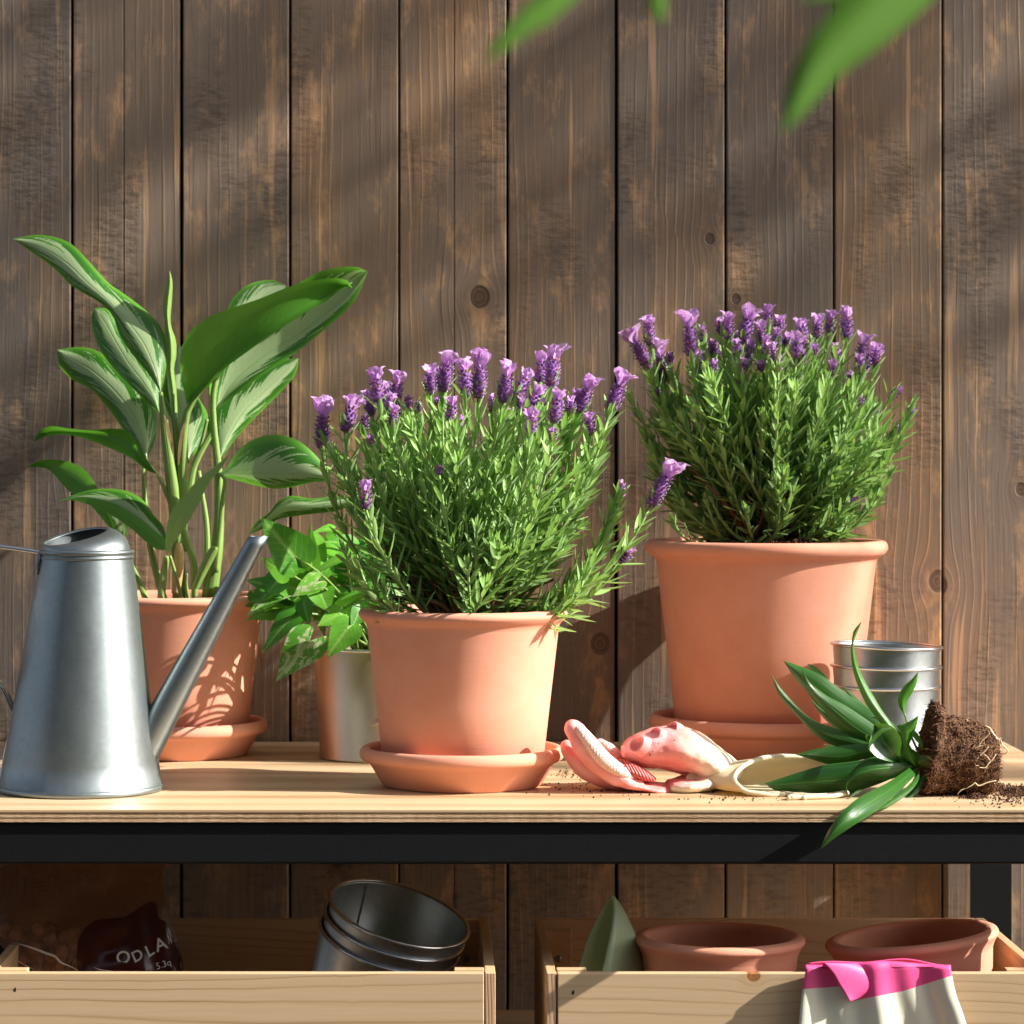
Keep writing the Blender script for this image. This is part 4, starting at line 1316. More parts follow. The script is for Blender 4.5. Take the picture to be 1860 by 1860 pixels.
buds = [((1595, 600), (1672, 535), .0), ((1430, 655), (1435, 580), -.03), ((365, 410), (360, 335), .02), ((600, 350), (600, 265), .03), ((1520, 685), (1530, 650), -.02), ((1380, 1190), (1420, 1160), -.06),
        ((510, 425), (510, 370), .0), ((1375, 620), (1380, 550), .02), ((760, 520), (760, 485), -.04), ((605, 540), (610, 480), .0), ((300, 580), (285, 555), .0), ((250, 850), (250, 820), .0), ((1710, 700), (1730, 650), .0)]
flowers += [(ZB(a), ZB(b), d, 'bud') for a, b, d in buds]
for k in range(16):      # small heads scattered through the crown
    x = rr.uniform(1250, 1590); yb = interp([1250, 1400, 1590], [665, 655, 675], x) + rr.uniform(-20, 45)
    flowers.append(((x, yb), (x + rr.uniform(-8, 10), yb - rr.uniform(26, 42)), rr.uniform(-.06, .05), 'n'))
shoots = []
for k in range(128):
    u = rr.uniform(-1, 1)
    top = interp([-1, -.8, -.5, 0, .5, .8, 1], [745, 700, 655, 640, 645, 690, 760], u)
    f = rr.random() ** .95
    y = top + 8 + f * (960 - top) * .95
    wid = interp([0, .35, .6, .8, 1], [.93, 1.02, 1.0, .90, .62], f)
    x = 1400 + u * 212 * wid
    dd = rr.uniform(-.10, .075) * (1 - abs(u) * .45)
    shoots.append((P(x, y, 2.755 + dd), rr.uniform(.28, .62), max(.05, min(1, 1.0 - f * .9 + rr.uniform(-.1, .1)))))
for (x, y, dd, b) in [(1145, 725, .0, .6), (1175, 800, .0, .65), (1180, 680, .0, .6), (1590, 900, -.02, .8), (1612, 868, -.02, .75), (1550, 940, -.03, .85), (1655, 740, .0, .65), (1620, 790, 0, .7), (1540, 950, -.05, .85), (1225, 950, -.05, .9), (1190, 850, .02, .7)]:
    shoots.append((P(x, y, 2.755 + dd), b, .5))
lavender(LV2, BP, PZ + .182, flowers, shoots, rr, 212, 2.755, 640)
for k in range(18):
    a = rr.uniform(0, 2 * pi)
    B0 = Vector((BP[0] + .014 * cos(a), BP[1] + .014 * sin(a), PZ + .175))
    E = B0 + Vector((cos(a) * rr.uniform(.03, .08), sin(a) * rr.uniform(.02, .06), rr.uniform(.04, .10)))
    path = path_pts(B0, B0 + Vector((cos(a) * .012, sin(a) * .012, .04)), E, 7)
    V, F = tube_vf(path, [.0030 - .0014 * i / 6 for i in range(7)], 6)
    mb = MB(); mb.add(V, F, None, .1); mb.build('twig', M['lav_stem'], LV2)
soil_disc(LV2, BP[0] + .004, BP[1], PZ + .186, .072, 'soil', .006, mound=.012)
# loose crumbs and fibres standing over the rim on the root ball
def crumbs(mb, p, s, rr):
    V = [p + Vector((rr.uniform(-1, 1), rr.uniform(-1, 1), rr.uniform(-1, 1))) * s for _ in range(5)]
    mb.add([p + Vector((s, 0, 0)) * rr.uniform(.5, 1.2), p + Vector((0, s, 0)) * rr.uniform(.5, 1.2), p - Vector((s, 0, 0)) * rr.uniform(.5, 1.2), p - Vector((0, s, 0)) * rr.uniform(.5, 1.2), p + Vector((rr.uniform(-.4, .4) * s, rr.uniform(-.4, .4) * s, s * rr.uniform(.6, 1.3))), p - Vector((0, 0, s * .8))],
           [(0, 1, 4), (1, 2, 4), (2, 3, 4), (3, 0, 4), (1, 0, 5), (2, 1, 5), (3, 2, 5), (0, 3, 5)], None, rr.random() ** 1.6)
mb = MB()
for k in range(900):
    a = rr.uniform(0, 2 * pi); q = sqrt(rr.random()) * .066
    right = max(0, cos(a)) * q / .066
    crumbs(mb, Vector((BP[0] + .006 + q * cos(a), BP[1] + q * sin(a), PZ + .192 + .011 * right * rr.random() + rr.uniform(0, .004))), rr.uniform(.0008, .0024), rr)
mb.build('soil_crumbs', M['crumb'], LV2, kind='stuff', smooth=False)

# ================================================================== ARROWHEAD PLANT
SY = thing('trailing_plant', 'bushy arrowhead plant with bright green pale veined leaves in the zinc pot', 'potted plant', (GP[0], GP[1], TZ + .095))
ZC = lambda p: (450 + p[0] * .2956, 850 + p[1] * .2956)
def arrow_leaf(base, tip, wid, nrm, mat, lobes=True, droop=.18, fold=.22, rr=rr):
    d = tip - base
    L = d.length; d.normalize()
    s = d.cross(nrm).normalized(); u = s.cross(d).normalized()
    prof = [(-.30, .30, .16), (-.22, .40, .10), (-.12, .47, .05), (0, .50, 0), (.12, .48, 0), (.28, .42, 0), (.45, .34, 0), (.62, .24, 0), (.80, .12, 0), (.92, .045, 0), (1.0, .002, 0)]
    prof = smooth_prof(prof, 2)
    V, UV = [], []
    m = 5
    ph = rr.uniform(0, 6)
    for v, wo_, wi in prof:
        for sd in (-1, 1):
            for k in range(m + 1):
                a = k / m
                x = (wi + (wo_ - wi) * a) * wid
                z = -fold * x * .5 + fold * .9 * x * x / wid - droop * L * max(0, v) ** 2 - .12 * L * min(0, v) ** 2 * 3 + .03 * wid * sin(v * 5 + ph + sd) * a
                V.append(base + d * (v * L) + s * (sd * x) + u * (-z if False else z + abs(x) * fold * .8))
                UV.append((.5 + .5 * sd * min(1, x / (.5 * wid)), v))
    w_ = 2 * (m + 1)
    F = []
    for i in range(len(prof) - 1):
        for sd in (0, 1):
            for k in range(m):
                a_ = i * w_ + sd * (m + 1) + k
                f = (a_, a_ + 1, a_ + w_ + 1, a_ + w_)
                F.append(f if sd == 1 else f[::-1])
    # face the given normal
    nn = sum(((V[f[1]] - V[f[0]]).cross(V[f[2]] - V[f[1]]).dot(nrm) for f in F[::5]))
    if nn < 0: F = [f[::-1] for f in F]
    o = mesh('leaf', V, F, mat, SY, origin=base, uv=UV)
    return o
rr = random.Random(21)
big = [((290, 545), (92, 300), 290, 2.60, (-.1, -1, .55), 'syn'), ((390, 570), (375, 352), 130, 2.66, (-.3, -1, .2), 'syn'), ((640, 470), (468, 432), 150, 2.68, (.2, -.8, .9), 'syn'),
       ((600, 545), (335, 655), 100, 2.64, (.1, -.6, 1), 'syn'), ((420, 700), (272, 778), 150, 2.62, (-.2, -1, .5), 'syn_pale'), ((262, 930), (75, 1115), 170, 2.66, (-.4, -1, .5), 'syn'),
       ((372, 1075), (160, 1298), 265, 2.625, (-.2, -1, .35), 'syn_pale'), ((612, 990), (490, 1160), 200, 2.615, (.2, -1, .55), 'syn'), ((770, 730), (560, 782), 80, 2.64, (.0, -.5, 1), 'syn'),
       ((620, 640), (770, 690), 140, 2.68, (.2, -.9, .6), 'syn'), ((450, 765), (500, 880), 180, 2.645, (.1, -1, .4), 'syn'), ((345, 830), (372, 965), 130, 2.65, (-.3, -1, .2), 'syn'),
       ((195, 705), (140, 840), 120, 2.70, (-.5, -1, .1), 'syn'), ((515, 375), (400, 380), 90, 2.70, (.1, -.6, 1), 'syn'), ((590, 850), (710, 775), 170, 2.66, (.3, -1, .3), 'syn'),
       ((300, 700), (180, 760), 150, 2.69, (-.3, -.8, .7), 'syn'), ((240, 800), (120, 930), 150, 2.69, (-.5, -1, .3), 'syn'), ((320, 900), (210, 1010), 120, 2.68, (-.2, -1, .2), 'syn'),
       ((560, 900), (430, 960), 140, 2.64, (.0, -1, .5), 'syn'), ((690, 880), (640, 990), 120, 2.65, (.4, -1, .3), 'syn'), ((470, 620), (400, 740), 130, 2.67, (-.1, -1, .3), 'syn'),
       ((560, 640), (640, 560), 130, 2.70, (.2, -1, .3), 'syn'), ((700, 600), (800, 700), 140, 2.71, (.4, -.8, .5), 'syn'), ((330, 600), (300, 480), 110, 2.71, (-.3, -1, .1), 'syn'),
       ((230, 640), (90, 560), 150, 2.64, (-.4, -.9, .2), 'syn'), ((500, 480), (545, 380), 120, 2.73, (.1, -.9, .6), 'syn')]
root = Vector((GP[0], GP[1], TZ + .09))
def petiole(base):
    B0 = root + Vector((rr.uniform(-.02, .02), rr.uniform(-.02, .02), 0))
    mid = B0.lerp(base, .55) + Vector((0, 0, .025))
    V, F = tube_vf(path_pts(B0, mid, base, 9), [.0016 - .0006 * i / 8 for i in range(9)], 6)
    mesh('leaf_stalk', V, F, M['stem_green'], SY, uv=[(.5, .5)] * len(V))
for b_, t_, w_, D, nv, mm in big:
    B, T = P(*ZC(b_), D + .006), P(*ZC(t_), D - .004)
    arrow_leaf(B, T, w_ * .2956 * D / FPX, Vector(nv).normalized(), M[mm], rr=rr)
    petiole(B)
for k in range(46):
    x, y = rr.uniform(175, 860), rr.uniform(430, 960)
    D = rr.uniform(2.67, 2.79)
    B = P(*ZC((x, y)), D)
    dx = (x - 480) / 300
    T = B + Vector((dx * .03 + rr.uniform(-.025, .025), rr.uniform(-.03, .01), rr.uniform(-.035, .015)))
    T = B + (T - B).normalized() * rr.uniform(.028, .045)
    arrow_leaf(B, T, rr.uniform(.022, .034), Vector((dx * .5 + rr.uniform(-.4, .4), -1, rr.uniform(.1, 1.0))).normalized(), M['syn_pale' if rr.random() < .12 else 'syn'], rr=rr)
    if k % 2: petiole(B)
soil_disc(SY, GP[0], GP[1], TZ + .093, .059)

# ================================================================== UPROOTED PLANT
ZD = lambda pts: [(1390 + p[0] * .2527, 1110 + p[1] * .2527) + tuple(q * .2527 for q in p[2:]) for p in pts]
DR = thing('uprooted_plant', 'dark green strap leafed plant lying on its side with bare soil root ball', 'potted plant', P(1700, 1450, 2.43))
def dl(left, right, D0, D1, mat='drac', mid=None, **k):
    return leaf_grid('leaf', ZD(mid) if mid else None, ZD(left), ZD(right), M[mat], DR, D0, D1, **k)
CX, CYY = 1120, 1080
# long leaves pointing up-left (behind)
dl([(128, 352), (200, 465), (285, 565), (400, 700), (560, 800), (750, 900), (1000, 1020)], [(128, 352), (260, 400), (400, 460), (500, 530), (650, 640), (780, 725), (900, 840), (1000, 1020)], 2.47, 2.455, cup=.004, wav=.001)
dl([(262, 390), (300, 540), (400, 690), (480, 790), (560, 870), (650, 930), (800, 985), (1040, 1060)], [(262, 390), (310, 500), (430, 600), (560, 670), (700, 760), (800, 830), (930, 930), (1040, 1060)], 2.45, 2.445, cup=.004)
dl([(303, 378), (330, 430), (390, 490), (450, 520)], [(303, 378), (360, 400), (430, 460), (470, 520)], 2.49, 2.48)
ribbon('leaf', ZD([(48, 462, 2), (85, 540, 14), (130, 610, 24), (210, 700, 24), (300, 790, 30), (390, 855, 48), (500, 905, 62), (600, 930, 60), (700, 960, 45), (900, 1020, 30), (1060, 1070, 18)]), M['drac'], DR, 2.46, 2.44, cup=.004)
dl([(215, 1030), (320, 1062), (450, 1100), (560, 1110), (680, 1072), (800, 1050), (1080, 1090)], [(215, 1030), (400, 985), (600, 962), (750, 955), (900, 1000), (1080, 1090)], 2.435, 2.43, cup=.003)
dl([(-5, 1238), (60, 1285), (150, 1302), (300, 1325), (420, 1332), (560, 1330), (680, 1290), (850, 1230), (1090, 1120)], [(-5, 1238), (150, 1188), (300, 1140), (430, 1105), (600, 1085), (760, 1065), (920, 1060), (1090, 1120)], 2.425, 2.425, cup=.004, belly=.006)
dl([(600, 1322), (590, 1250), (650, 1222), (760, 1212), (880, 1212), (980, 1180), (1090, 1120)], [(600, 1322), (574, 1270), (590, 1190), (660, 1110), (740, 1060), (860, 1038), (980, 1060), (1090, 1120)], 2.405, 2.42, cup=.008, belly=.008)
dl([(695, 1495), (830, 1402), (950, 1320), (1040, 1240), (1110, 1150)], [(695, 1495), (800, 1442), (900, 1402), (1040, 1300), (1100, 1220), (1110, 1150)], 2.312, 2.41, cup=.003, belly=.02)
dl([(890, 1402), (1000, 1340), (1080, 1250), (1150, 1160)], [(890, 1402), (1000, 1392), (1080, 1330), (1135, 1260), (1172, 1185), (1150, 1160)], 2.402, 2.42, cup=.003)
dl([(480, 1445), (540, 1400), (600, 1350), (700, 1290)], [(480, 1445), (500, 1425), (570, 1370), (660, 1290), (700, 1290)], 2.39, 2.41)
# drooping over the front edge: must stay in front of the rail
ribbon('leaf', ZD([(400, 1706, 2), (478, 1605, 36), (580, 1505, 60), (690, 1418, 74), (810, 1342, 66), (930, 1260, 50), (1060, 1150, 34)]), M['drac'], DR, 2.272, 2.40, cup=.005, belly=.045)
# upright bright ones
ribbon('leaf', ZD([(690, 78, 2), (668, 115, 11), (645, 155, 15), (630, 215, 9), (627, 270, 13), (640, 370, 20), (670, 470, 27), (715, 570, 34), (765, 660, 38), (830, 750, 36), (900, 840, 34), (1000, 970, 24)]), M['drac_young'], DR, 2.44, 2.425, cup=.006)
ribbon('leaf', ZD([(1097, 440, 2), (1070, 500, 22), (1030, 560, 38), (992, 620, 38), (985, 680, 26), (1000, 740, 4)]), M['drac_young'], DR, 2.43, 2.43, cup=.005)
stalk('leaf_stalk', ZD([(1002, 735, 5), (1018, 800, 6), (1050, 900, 7), (1100, 1010, 8)]), M['stem_green'], DR, 2.43, 2.43)
dl([(1102, 752), (1020, 800), (945, 825), (975, 880), (985, 985), (970, 1030), (995, 1085), (1085, 1120)], [(1102, 752), (1085, 830), (1055, 915), (1035, 965), (1070, 1000), (1108, 1025), (1102, 1070), (1085, 1120)], 2.415, 2.42, 'drac_young', cup=.006, wav=.001)
dl([(782, 808), (775, 860), (748, 940), (752, 990), (800, 1045), (880, 1078), (975, 1092)], [(782, 808), (870, 812), (935, 850), (978, 930), (970, 1020), (975, 1092)], 2.425, 2.42, 'drac', cup=-.006, belly=.014)
ribbon('leaf', ZD([(915, 838, 2), (860, 850, 12), (810, 885, 16), (768, 935, 14), (748, 985, 6), (760, 1020, 2)]), M['drac_young'], DR, 2.402, 2.402)
dl([(1132, 1005), (1100, 950), (1060, 900), (1050, 860)], [(1132, 1005), (1130, 950), (1095, 880), (1060, 850), (1050, 860)], 2.42, 2.42, 'drac_young')
ribbon('leaf', ZD([(740, 880, 2), (728, 900, 8), (735, 925, 9), (760, 940, 6), (860, 985, 10)]), M['drac_young'], DR, 2.41, 2.42)
ribbon('leaf', ZD([(760, 760, 2), (860, 800, 22), (950, 900, 34), (1060, 1040, 24)]), M['drac'], DR, 2.45, 2.44)
for q_, Da, Db in (([(330, 640, 2), (450, 760, 30), (600, 860, 46), (800, 960, 48), (1060, 1060, 26)], 2.475, 2.45), ([(420, 960, 2), (560, 1000, 30), (760, 1030, 44), (1060, 1080, 26)], 2.46, 2.445),
                   ([(470, 1230, 2), (620, 1200, 34), (820, 1150, 46), (1080, 1100, 26)], 2.44, 2.435), ([(560, 540, 2), (660, 660, 24), (800, 800, 36), (1050, 1030, 24)], 2.48, 2.45),
                   ([(780, 1390, 2), (880, 1320, 30), (980, 1230, 34), (1090, 1130, 24)], 2.40, 2.42)):
    ribbon('leaf', ZD(q_), M['drac'], DR, Da, Db, cup=.004)
for k, (x, y, l) in enumerate([(900, 1080, 1), (950, 1150, 1), (980, 1000, 1), (1000, 1120, 1), (1040, 1060, 1)]):
    ribbon('leaf', ZD([(x - 60, y - 20 + k * 8, 4), (x, y, 36), (1120, 1085, 30), (1160, 1080, 22)]), M['drac'], DR, 2.415 + .006 * k, 2.43)
stalk('stem', ZD([(1040, 1080, 34), (1120, 1080, 38), (1240, 1080, 40)]), M['stem_green'], DR, 2.43, 2.435)

# root ball: tapered plug of soil lying on its side
rr = random.Random(3)
secs = [(1692, 1368, 6), (1693, 1368, 40), (1684, 1366, 66), (1680, 1367, 80), (1684, 1367, 85), (1694, 1368, 81), (1705, 1369, 73), (1730, 1370, 69), (1760, 1375, 65), (1785, 1380, 60), (1800, 1384, 54), (1808, 1385, 40), (1811, 1385, 12)]
V, F = [], []
q = resample(secs, 60)
n = 84
RB_D = 2.440
for i, (x, y, r) in enumerate(q):
    c = P(x, y, RB_D)
    rm_ = r * RB_D / FPX
    for k in range(n):
        a = 2 * pi * k / n
        lean = .16 * (rm_ * sin(a))
        v = Vector((c.x + lean * (1 if i < 25 else .2), RB_D + rm_ * cos(a), c.z + rm_ * sin(a)))
        nz = noise.noise(v * 95) * .0030 + noise.noise(v * 260) * .0019 + noise.noise(v * 700) * .0008
        if sin(a) > .75 and 3 < i < 26: nz += .0022
        v += Vector((0, cos(a), sin(a))) * nz + Vector((noise.noise(v * 240 + Vector((9, 0, 0))) * .0016, 0, 0))
        v.z = max(v.z, TZ + .0004)
        V.append(v)
F = [(i * n + k, i * n + (k + 1) % n, (i + 1) * n + (k + 1) % n, (i + 1) * n + k) for i in range(59) for k in range(n)]
F += [tuple(range(n))[::-1], tuple(range(59 * n, 60 * n))]
ball = mesh('root_ball', V, F, M['soil'], DR, origin=P(1745, 1450, RB_D))
mb, fb = MB(), MB()
for k in range(5200):
    f = rr.randrange(len(V) - n)
    p = V[f]
    nrm = (p - P(q[f // n][0], q[f // n][1], RB_D)).normalized()
    crumbs(mb, p + nrm * rr.uniform(0, .0010), rr.uniform(.0004, .0013), rr)
for k in range(2600):
    f = rr.randrange(n * 3, len(V) - n * 3)
    p = V[f]
    nrm = (p - P(q[f // n][0], q[f // n][1], RB_D)).normalized()
    d = (nrm.cross(Vector((rr.uniform(-1, 1), rr.uniform(-1, 1), rr.uniform(-1, 1)))).normalized() + nrm * rr.uniform(-.1, .28)).normalized()
    s = nrm.cross(d) * .00022
    L = rr.uniform(.002, .0085)
    p0 = p + nrm * rr.uniform(.0004, .0016)
    bend = nrm.cross(d) * rr.uniform(-.3, .3) * L
    fb.add([p0 - s, p0 + s, p0 + d * L * .5 + bend + s, p0 + d * L * .5 + bend - s, p0 + d * L], [(0, 1, 2, 3), (3, 2, 4)], None, rr.random())
mb.build('soil_crumbs', M['crumb'], ball, kind='stuff', smooth=False)
fb.build('root_fibres', M['fibre'], ball, kind='stuff', smooth=False)
ZR = lambda pts: [(1660 + p[0] * .1075, 1290 + p[1] * .1075) for p in pts]
def root_line(pts, r, D, dw=.0):
    q_ = resample(ZR(pts), 22)
    path = [P(x, y, D + dw * i / 21) for i, (x, y) in enumerate(q_)]
    V, F = tube_vf(path, [r * (1.1 - .7 * abs(i / 21 - .45)) for i in range(22)], 6)
    mesh('root', V, F, M['root'], DR)
Dn = RB_D - .0305
root_line([(1280, 390), (1230, 450), (1150, 520), (1090, 610), (1010, 650)], .00045, Dn, .001)
root_line([(1260, 620), (1200, 690), (1120, 760), (1050, 850), (1040, 930), (1090, 935)], .00045, Dn)
root_line([(1385, 745), (1330, 830), (1260, 900), (1210, 970), (1100, 968)], .0005, Dn + .004, -.004)
root_line([(1390, 1190), (1250, 1220), (1110, 1275), (1060, 1255), (1035, 1225), (980, 1270), (900, 1310)], .00055, Dn - .001, -.001)
root_line([(1180, 740), (1230, 780), (1290, 850)], .0004, Dn)
root_line([(1200, 260), (1290, 310), (1360, 420), (1440, 500), (1500, 590), (1590, 690), (1530, 740), (1440, 720)], .0007, RB_D - .012, .004)
root_line([(1290, 330), (1390, 480), (1410, 600), (1420, 760), (1400, 900), (1340, 1020)], .0008, RB_D - .014, .004)
root_line([(1340, 1020), (1400, 1000), (1420, 830), (1390, 640)], .0009, RB_D - .012)
root_line([(1460, 460), (1480, 560), (1500, 600)], .0005, RB_D - .012)
root_line([(890, 150), (920, 200), (970, 235), (1060, 235)], .0005, RB_D - .008)
root_line([(1160, 600), (1110, 610), (1070, 640)], .0003, Dn)
root_line([(740, 1420), (800, 1350), (900, 1320)], .0004, Dn)
root_line([(1370, 1250), (1340, 1180), (1330, 1100)], .0003, RB_D - .018)

# ---- spilled soil on the bench
def spill(name, label, spots, cnt, rr):
    mb = MB()
    for k in range(cnt):
        x, y, sx, sy = rr.choice(spots)
        px, py = rr.gauss(x, sx), rr.gauss(y, sy)
        D = (CAMZ - TZ) * FPX / max(py - 820, 10)
        if D < D1 + .006 or D > 2.8: continue
        p = P(px, py, D)
        s = rr.uniform(.0003, .0012) * (1.3 if rr.random() < .08 else 1)
        hgt = max(0, 1 - ((px - x) / sx) ** 2 * .6 - ((py - y) / sy) ** 2 * .5) * rr.random() * .0035 * (1 if sx < 22 else .1)
        crumbs(mb, Vector((p.x, p.y, TZ + s * .7 + hgt)), s, rr)
    o = mb.build(name, M['crumb'], None, kind='stuff', smooth=False)
    o['label'] = label
    return o
spill('spilled_soil', 'dark crumbs of soil spilled on the bench top beside the root ball', [(1840, 1440, 13, 4), (1862, 1437, 14, 4), (1812, 1432, 10, 3), (1770, 1449, 10, 1.5), (1800, 1443, 60, 10), (1850, 1445, 30, 8), (1900, 1440, 18, 5)], 2600, rr)
spill('spilled_soil', 'fine soil crumbs scattered between the saucer and the pink glove', [(1060, 1424, 40, 7), (1120, 1432, 60, 7), (1030, 1408, 14, 4), (1110, 1436, 50, 6), (1330, 1452, 90, 5)], 260, rr)

# ================================================================== GLOVES
def loft(path, ru, rv, n=20, tilt=None):
    """elliptic sections: ru = half size in depth direction, rv = the other way"""
    V, F = [], []
    m = len(path)
    for i, p in enumerate(path):
        t = (path[min(i + 1, m - 1)] - path[max(i - 1, 0)]).normalized()
        u = Vector((0, 1, 0)); u = (u - t * u.dot(t)).normalized(); v = t.cross(u)
        if tilt:
            c_, s_ = cos(tilt[i]), sin(tilt[i]); u, v = u * c_ + v * s_, v * c_ - u * s_
        for k in range(n):
            a = 2 * pi * k / n
            V.append(p + u * cos(a) * ru[i] + v * sin(a) * rv[i])
    F = [(i * n + k, i * n + (k + 1) % n, (i + 1) * n + (k + 1) % n, (i + 1) * n + k) for i in range(m - 1) for k in range(n)]
    F += [tuple(range(n))[::-1], tuple(range((m - 1) * n, m * n))]
    return V, F
def lo(mb, pts, n=20, sub=4):
    """pts: (px, py, D, half depth m, half height px)"""
    q_ = smooth_prof(pts, sub)
    path = [P(a[0], a[1], a[2]) for a in q_]
    V, F = loft(path, [max(a[3], .0008) for a in q_], [max(a[4], 1) * 2.47 / FPX for a in q_], n)
    mb.add(V, F)
GL = thing('gardening_glove', 'pink and cream rubber gardening glove lying on the bench beside the fallen plant', 'glove', P(1250, 1440, 2.46), 'pink and cream gardening gloves')
mb = MB()
GDp = 2.470
# lower layer: palm and folded up fingers
lo(mb, [(1246, 1438, GDp, .008, 9), (1200, 1432, GDp, .028, 11), (1160, 1424, GDp - .002, .032, 11), (1125, 1416, GDp - .004, .030, 12), (1100, 1404, GDp - .006, .020, 12)])
# near finger sweeping up to the left
lo(mb, [(1165, 1420, 2.452, .010, 12), (1120, 1411, 2.448, .014, 17), (1088, 1388, 2.446, .0130, 20), (1063, 1356, 2.446, .0115, 20), (1045, 1330, 2.448, .0100, 18), (1036, 1317, 2.449, .0085, 15), (1030, 1309, 2.450, .003, 6)])
# finger behind and below it
lo(mb, [(1160, 1427, 2.470, .010, 9), (1115, 1421, 2.468, .012, 14), (1074, 1404, 2.466, .0115, 17), (1046, 1380, 2.466, .0105, 16), (1031, 1358, 2.468, .0090, 13), (1026, 1347, 2.469, .004, 6)])
# little finger further back
lo(mb, [(1150, 1400, 2.500, .010, 13), (1122, 1380, 2.498, .011, 16), (1100, 1361, 2.498, .0100, 15), (1086, 1350, 2.499, .007, 11), (1081, 1346, 2.5, .002, 4)])
# upper lobe: back of the hand, puffed
lo(mb, [(1130, 1366, 2.462, .008, 10), (1150, 1364, 2.464, .022, 24), (1180, 1360, 2.470, .032, 34), (1212, 1358, 2.476, .038, 41), (1245, 1364, 2.480, .040, 42), (1278, 1377, 2.478, .037, 35), (1310, 1391, 2.484, .026, 25), (1340, 1402, 2.488, .016, 16)])
# wrist towards the cuff
lo(mb, [(1215, 1427, 2.462, .020, 11), (1245, 1425, 2.464, .030, 13), (1275, 1420, 2.472, .026, 17), (1305, 1415, 2.478, .018, 18), (1325, 1413, 2.480, .014, 17)])
pink, pink2, cream = (.84, .29, .27), (.88, .44, .44), (.80, .70, .50)
gx0 = (1225 - VX) * 2.46 / FPX - GL.location.x
M['glove1'] = glove_mat('glove_rubber', pink, pink2, (.82, .75, .56), gx0 - .004, gx0 + .046)
go = mb.build('hand', M['glove1'], GL)
md = go.modifiers.new('rm', 'REMESH'); md.mode = 'VOXEL'; md.voxel_size = .0011; md.use_smooth_shade = True
md = go.modifiers.new('sm', 'SMOOTH'); md.factor = .6; md.iterations = 7
tex = bpy.data.textures.new('crumple', 'CLOUDS'); tex.noise_scale = .022; tex.noise_depth = 2
md = go.modifiers.new('dp', 'DISPLACE'); md.texture = tex; md.strength = .0045; md.mid_level = .5; md.texture_coords = 'LOCAL'
# collapsed finger roots along the top edge: short open tubes turned inside
g = G('glove_fold'); M['glove_fold'] = g.done(g.bsdf((.85, .36, .35), .42, 0, .45, sss=.25))
for (x, y, D, dx, dy, r) in [(1160, 1354, 2.444, -11, -5, 19), (1190, 1337, 2.456, -9, -7, 17), (1224, 1327, 2.466, -10, -8, 17)]:
    V, F = [], []
    c0 = P(x, y, D); c1 = P(x + dx * .45, y + dy * .45, D - .002)
    ax_ = (c1 - c0).normalized(); u_ = Vector((0, 1, 0)).cross(ax_).normalized(); v_ = ax_.cross(u_)
    rm_ = r * D / FPX
    prof_ = [(-1.6, 1.10), (-.6, 1.08), (.2, 1.0), (.75, .97), (1.0, .88), (.85, .78), (.2, .66), (-.6, .42), (-1.2, .05)]
    for (h_, q_) in prof_:
        for k in range(28):
            a = 2 * pi * k / 28
            w_ = 1 + .16 * sin(2 * a + x) + .09 * sin(3 * a + y)
            V.append(c0 + ax_ * (c1 - c0).length * h_ + (u_ * cos(a) + v_ * sin(a) * .82) * rm_ * q_ * w_)
    F = [(i_ * 28 + k, i_ * 28 + (k + 1) % 28, (i_ + 1) * 28 + (k + 1) % 28, (i_ + 1) * 28 + k) for i_ in range(len(prof_) - 1) for k in range(28)]
    mesh('finger', V, F, M['glove_fold'], GL)
# pale grip print along the palm side of the near finger, with small raised dots
g = G('grip_print')
vo = g.n('ShaderNodeTexVoronoi'); vo.inputs['Scale'].default_value = 420; vo.inputs['Randomness'].default_value = .15; g.put(vo.inputs['Vector'], g.obj())
M['grip'] = g.done(g.bsdf(g.mix(g.step(vo.outputs['Distance'], .25, .5), (.88, .70, .60), (.86, .56, .48)), .5, 0, .4, g.bump(g.step(vo.outputs['Distance'], .2, .5), -.0006, 1)))
mg = MB()
lo(mg, [(1150, 1413, 2.444, .004, 5), (1128, 1402, 2.4435, .0110, 13), (1097, 1382, 2.4415, .0110, 16), (1072, 1352, 2.4415, .0095, 15), (1055, 1330, 2.443, .0080, 12), (1047, 1318, 2.443, .004, 5)])
mg.build('grip_print', M['grip'], GL)
mg = MB()
lo(mg, [(1122, 1376, 2.490, .006, 8), (1106, 1360, 2.489, .008, 11), (1094, 1350, 2.491, .004, 5)])
mg.build('grip_print', M['grip'], GL)
g = G('ribbed_palm')
o_ = g.sep(g.obj())
wv_ = g.math('SINE', g.mul(g.add(o_[0], g.mul(o_[2], .5)), 2600.0))
M['ribbed'] = g.done(g.bsdf(g.mix(g.step(wv_, -.6, .8), (.42, .06, .06), (.78, .20, .19)), .5, 0, .4, g.bump(wv_, .0006, 1)))
mg = MB()
lo(mg, [(1104, 1388, 2.456, .004, 5), (1122, 1392, 2.456, .012, 14), (1146, 1399, 2.452, .014, 14), (1170, 1408, 2.450, .012, 10), (1190, 1417, 2.450, .004, 4)])
mg.build('palm', M['ribbed'], GL)
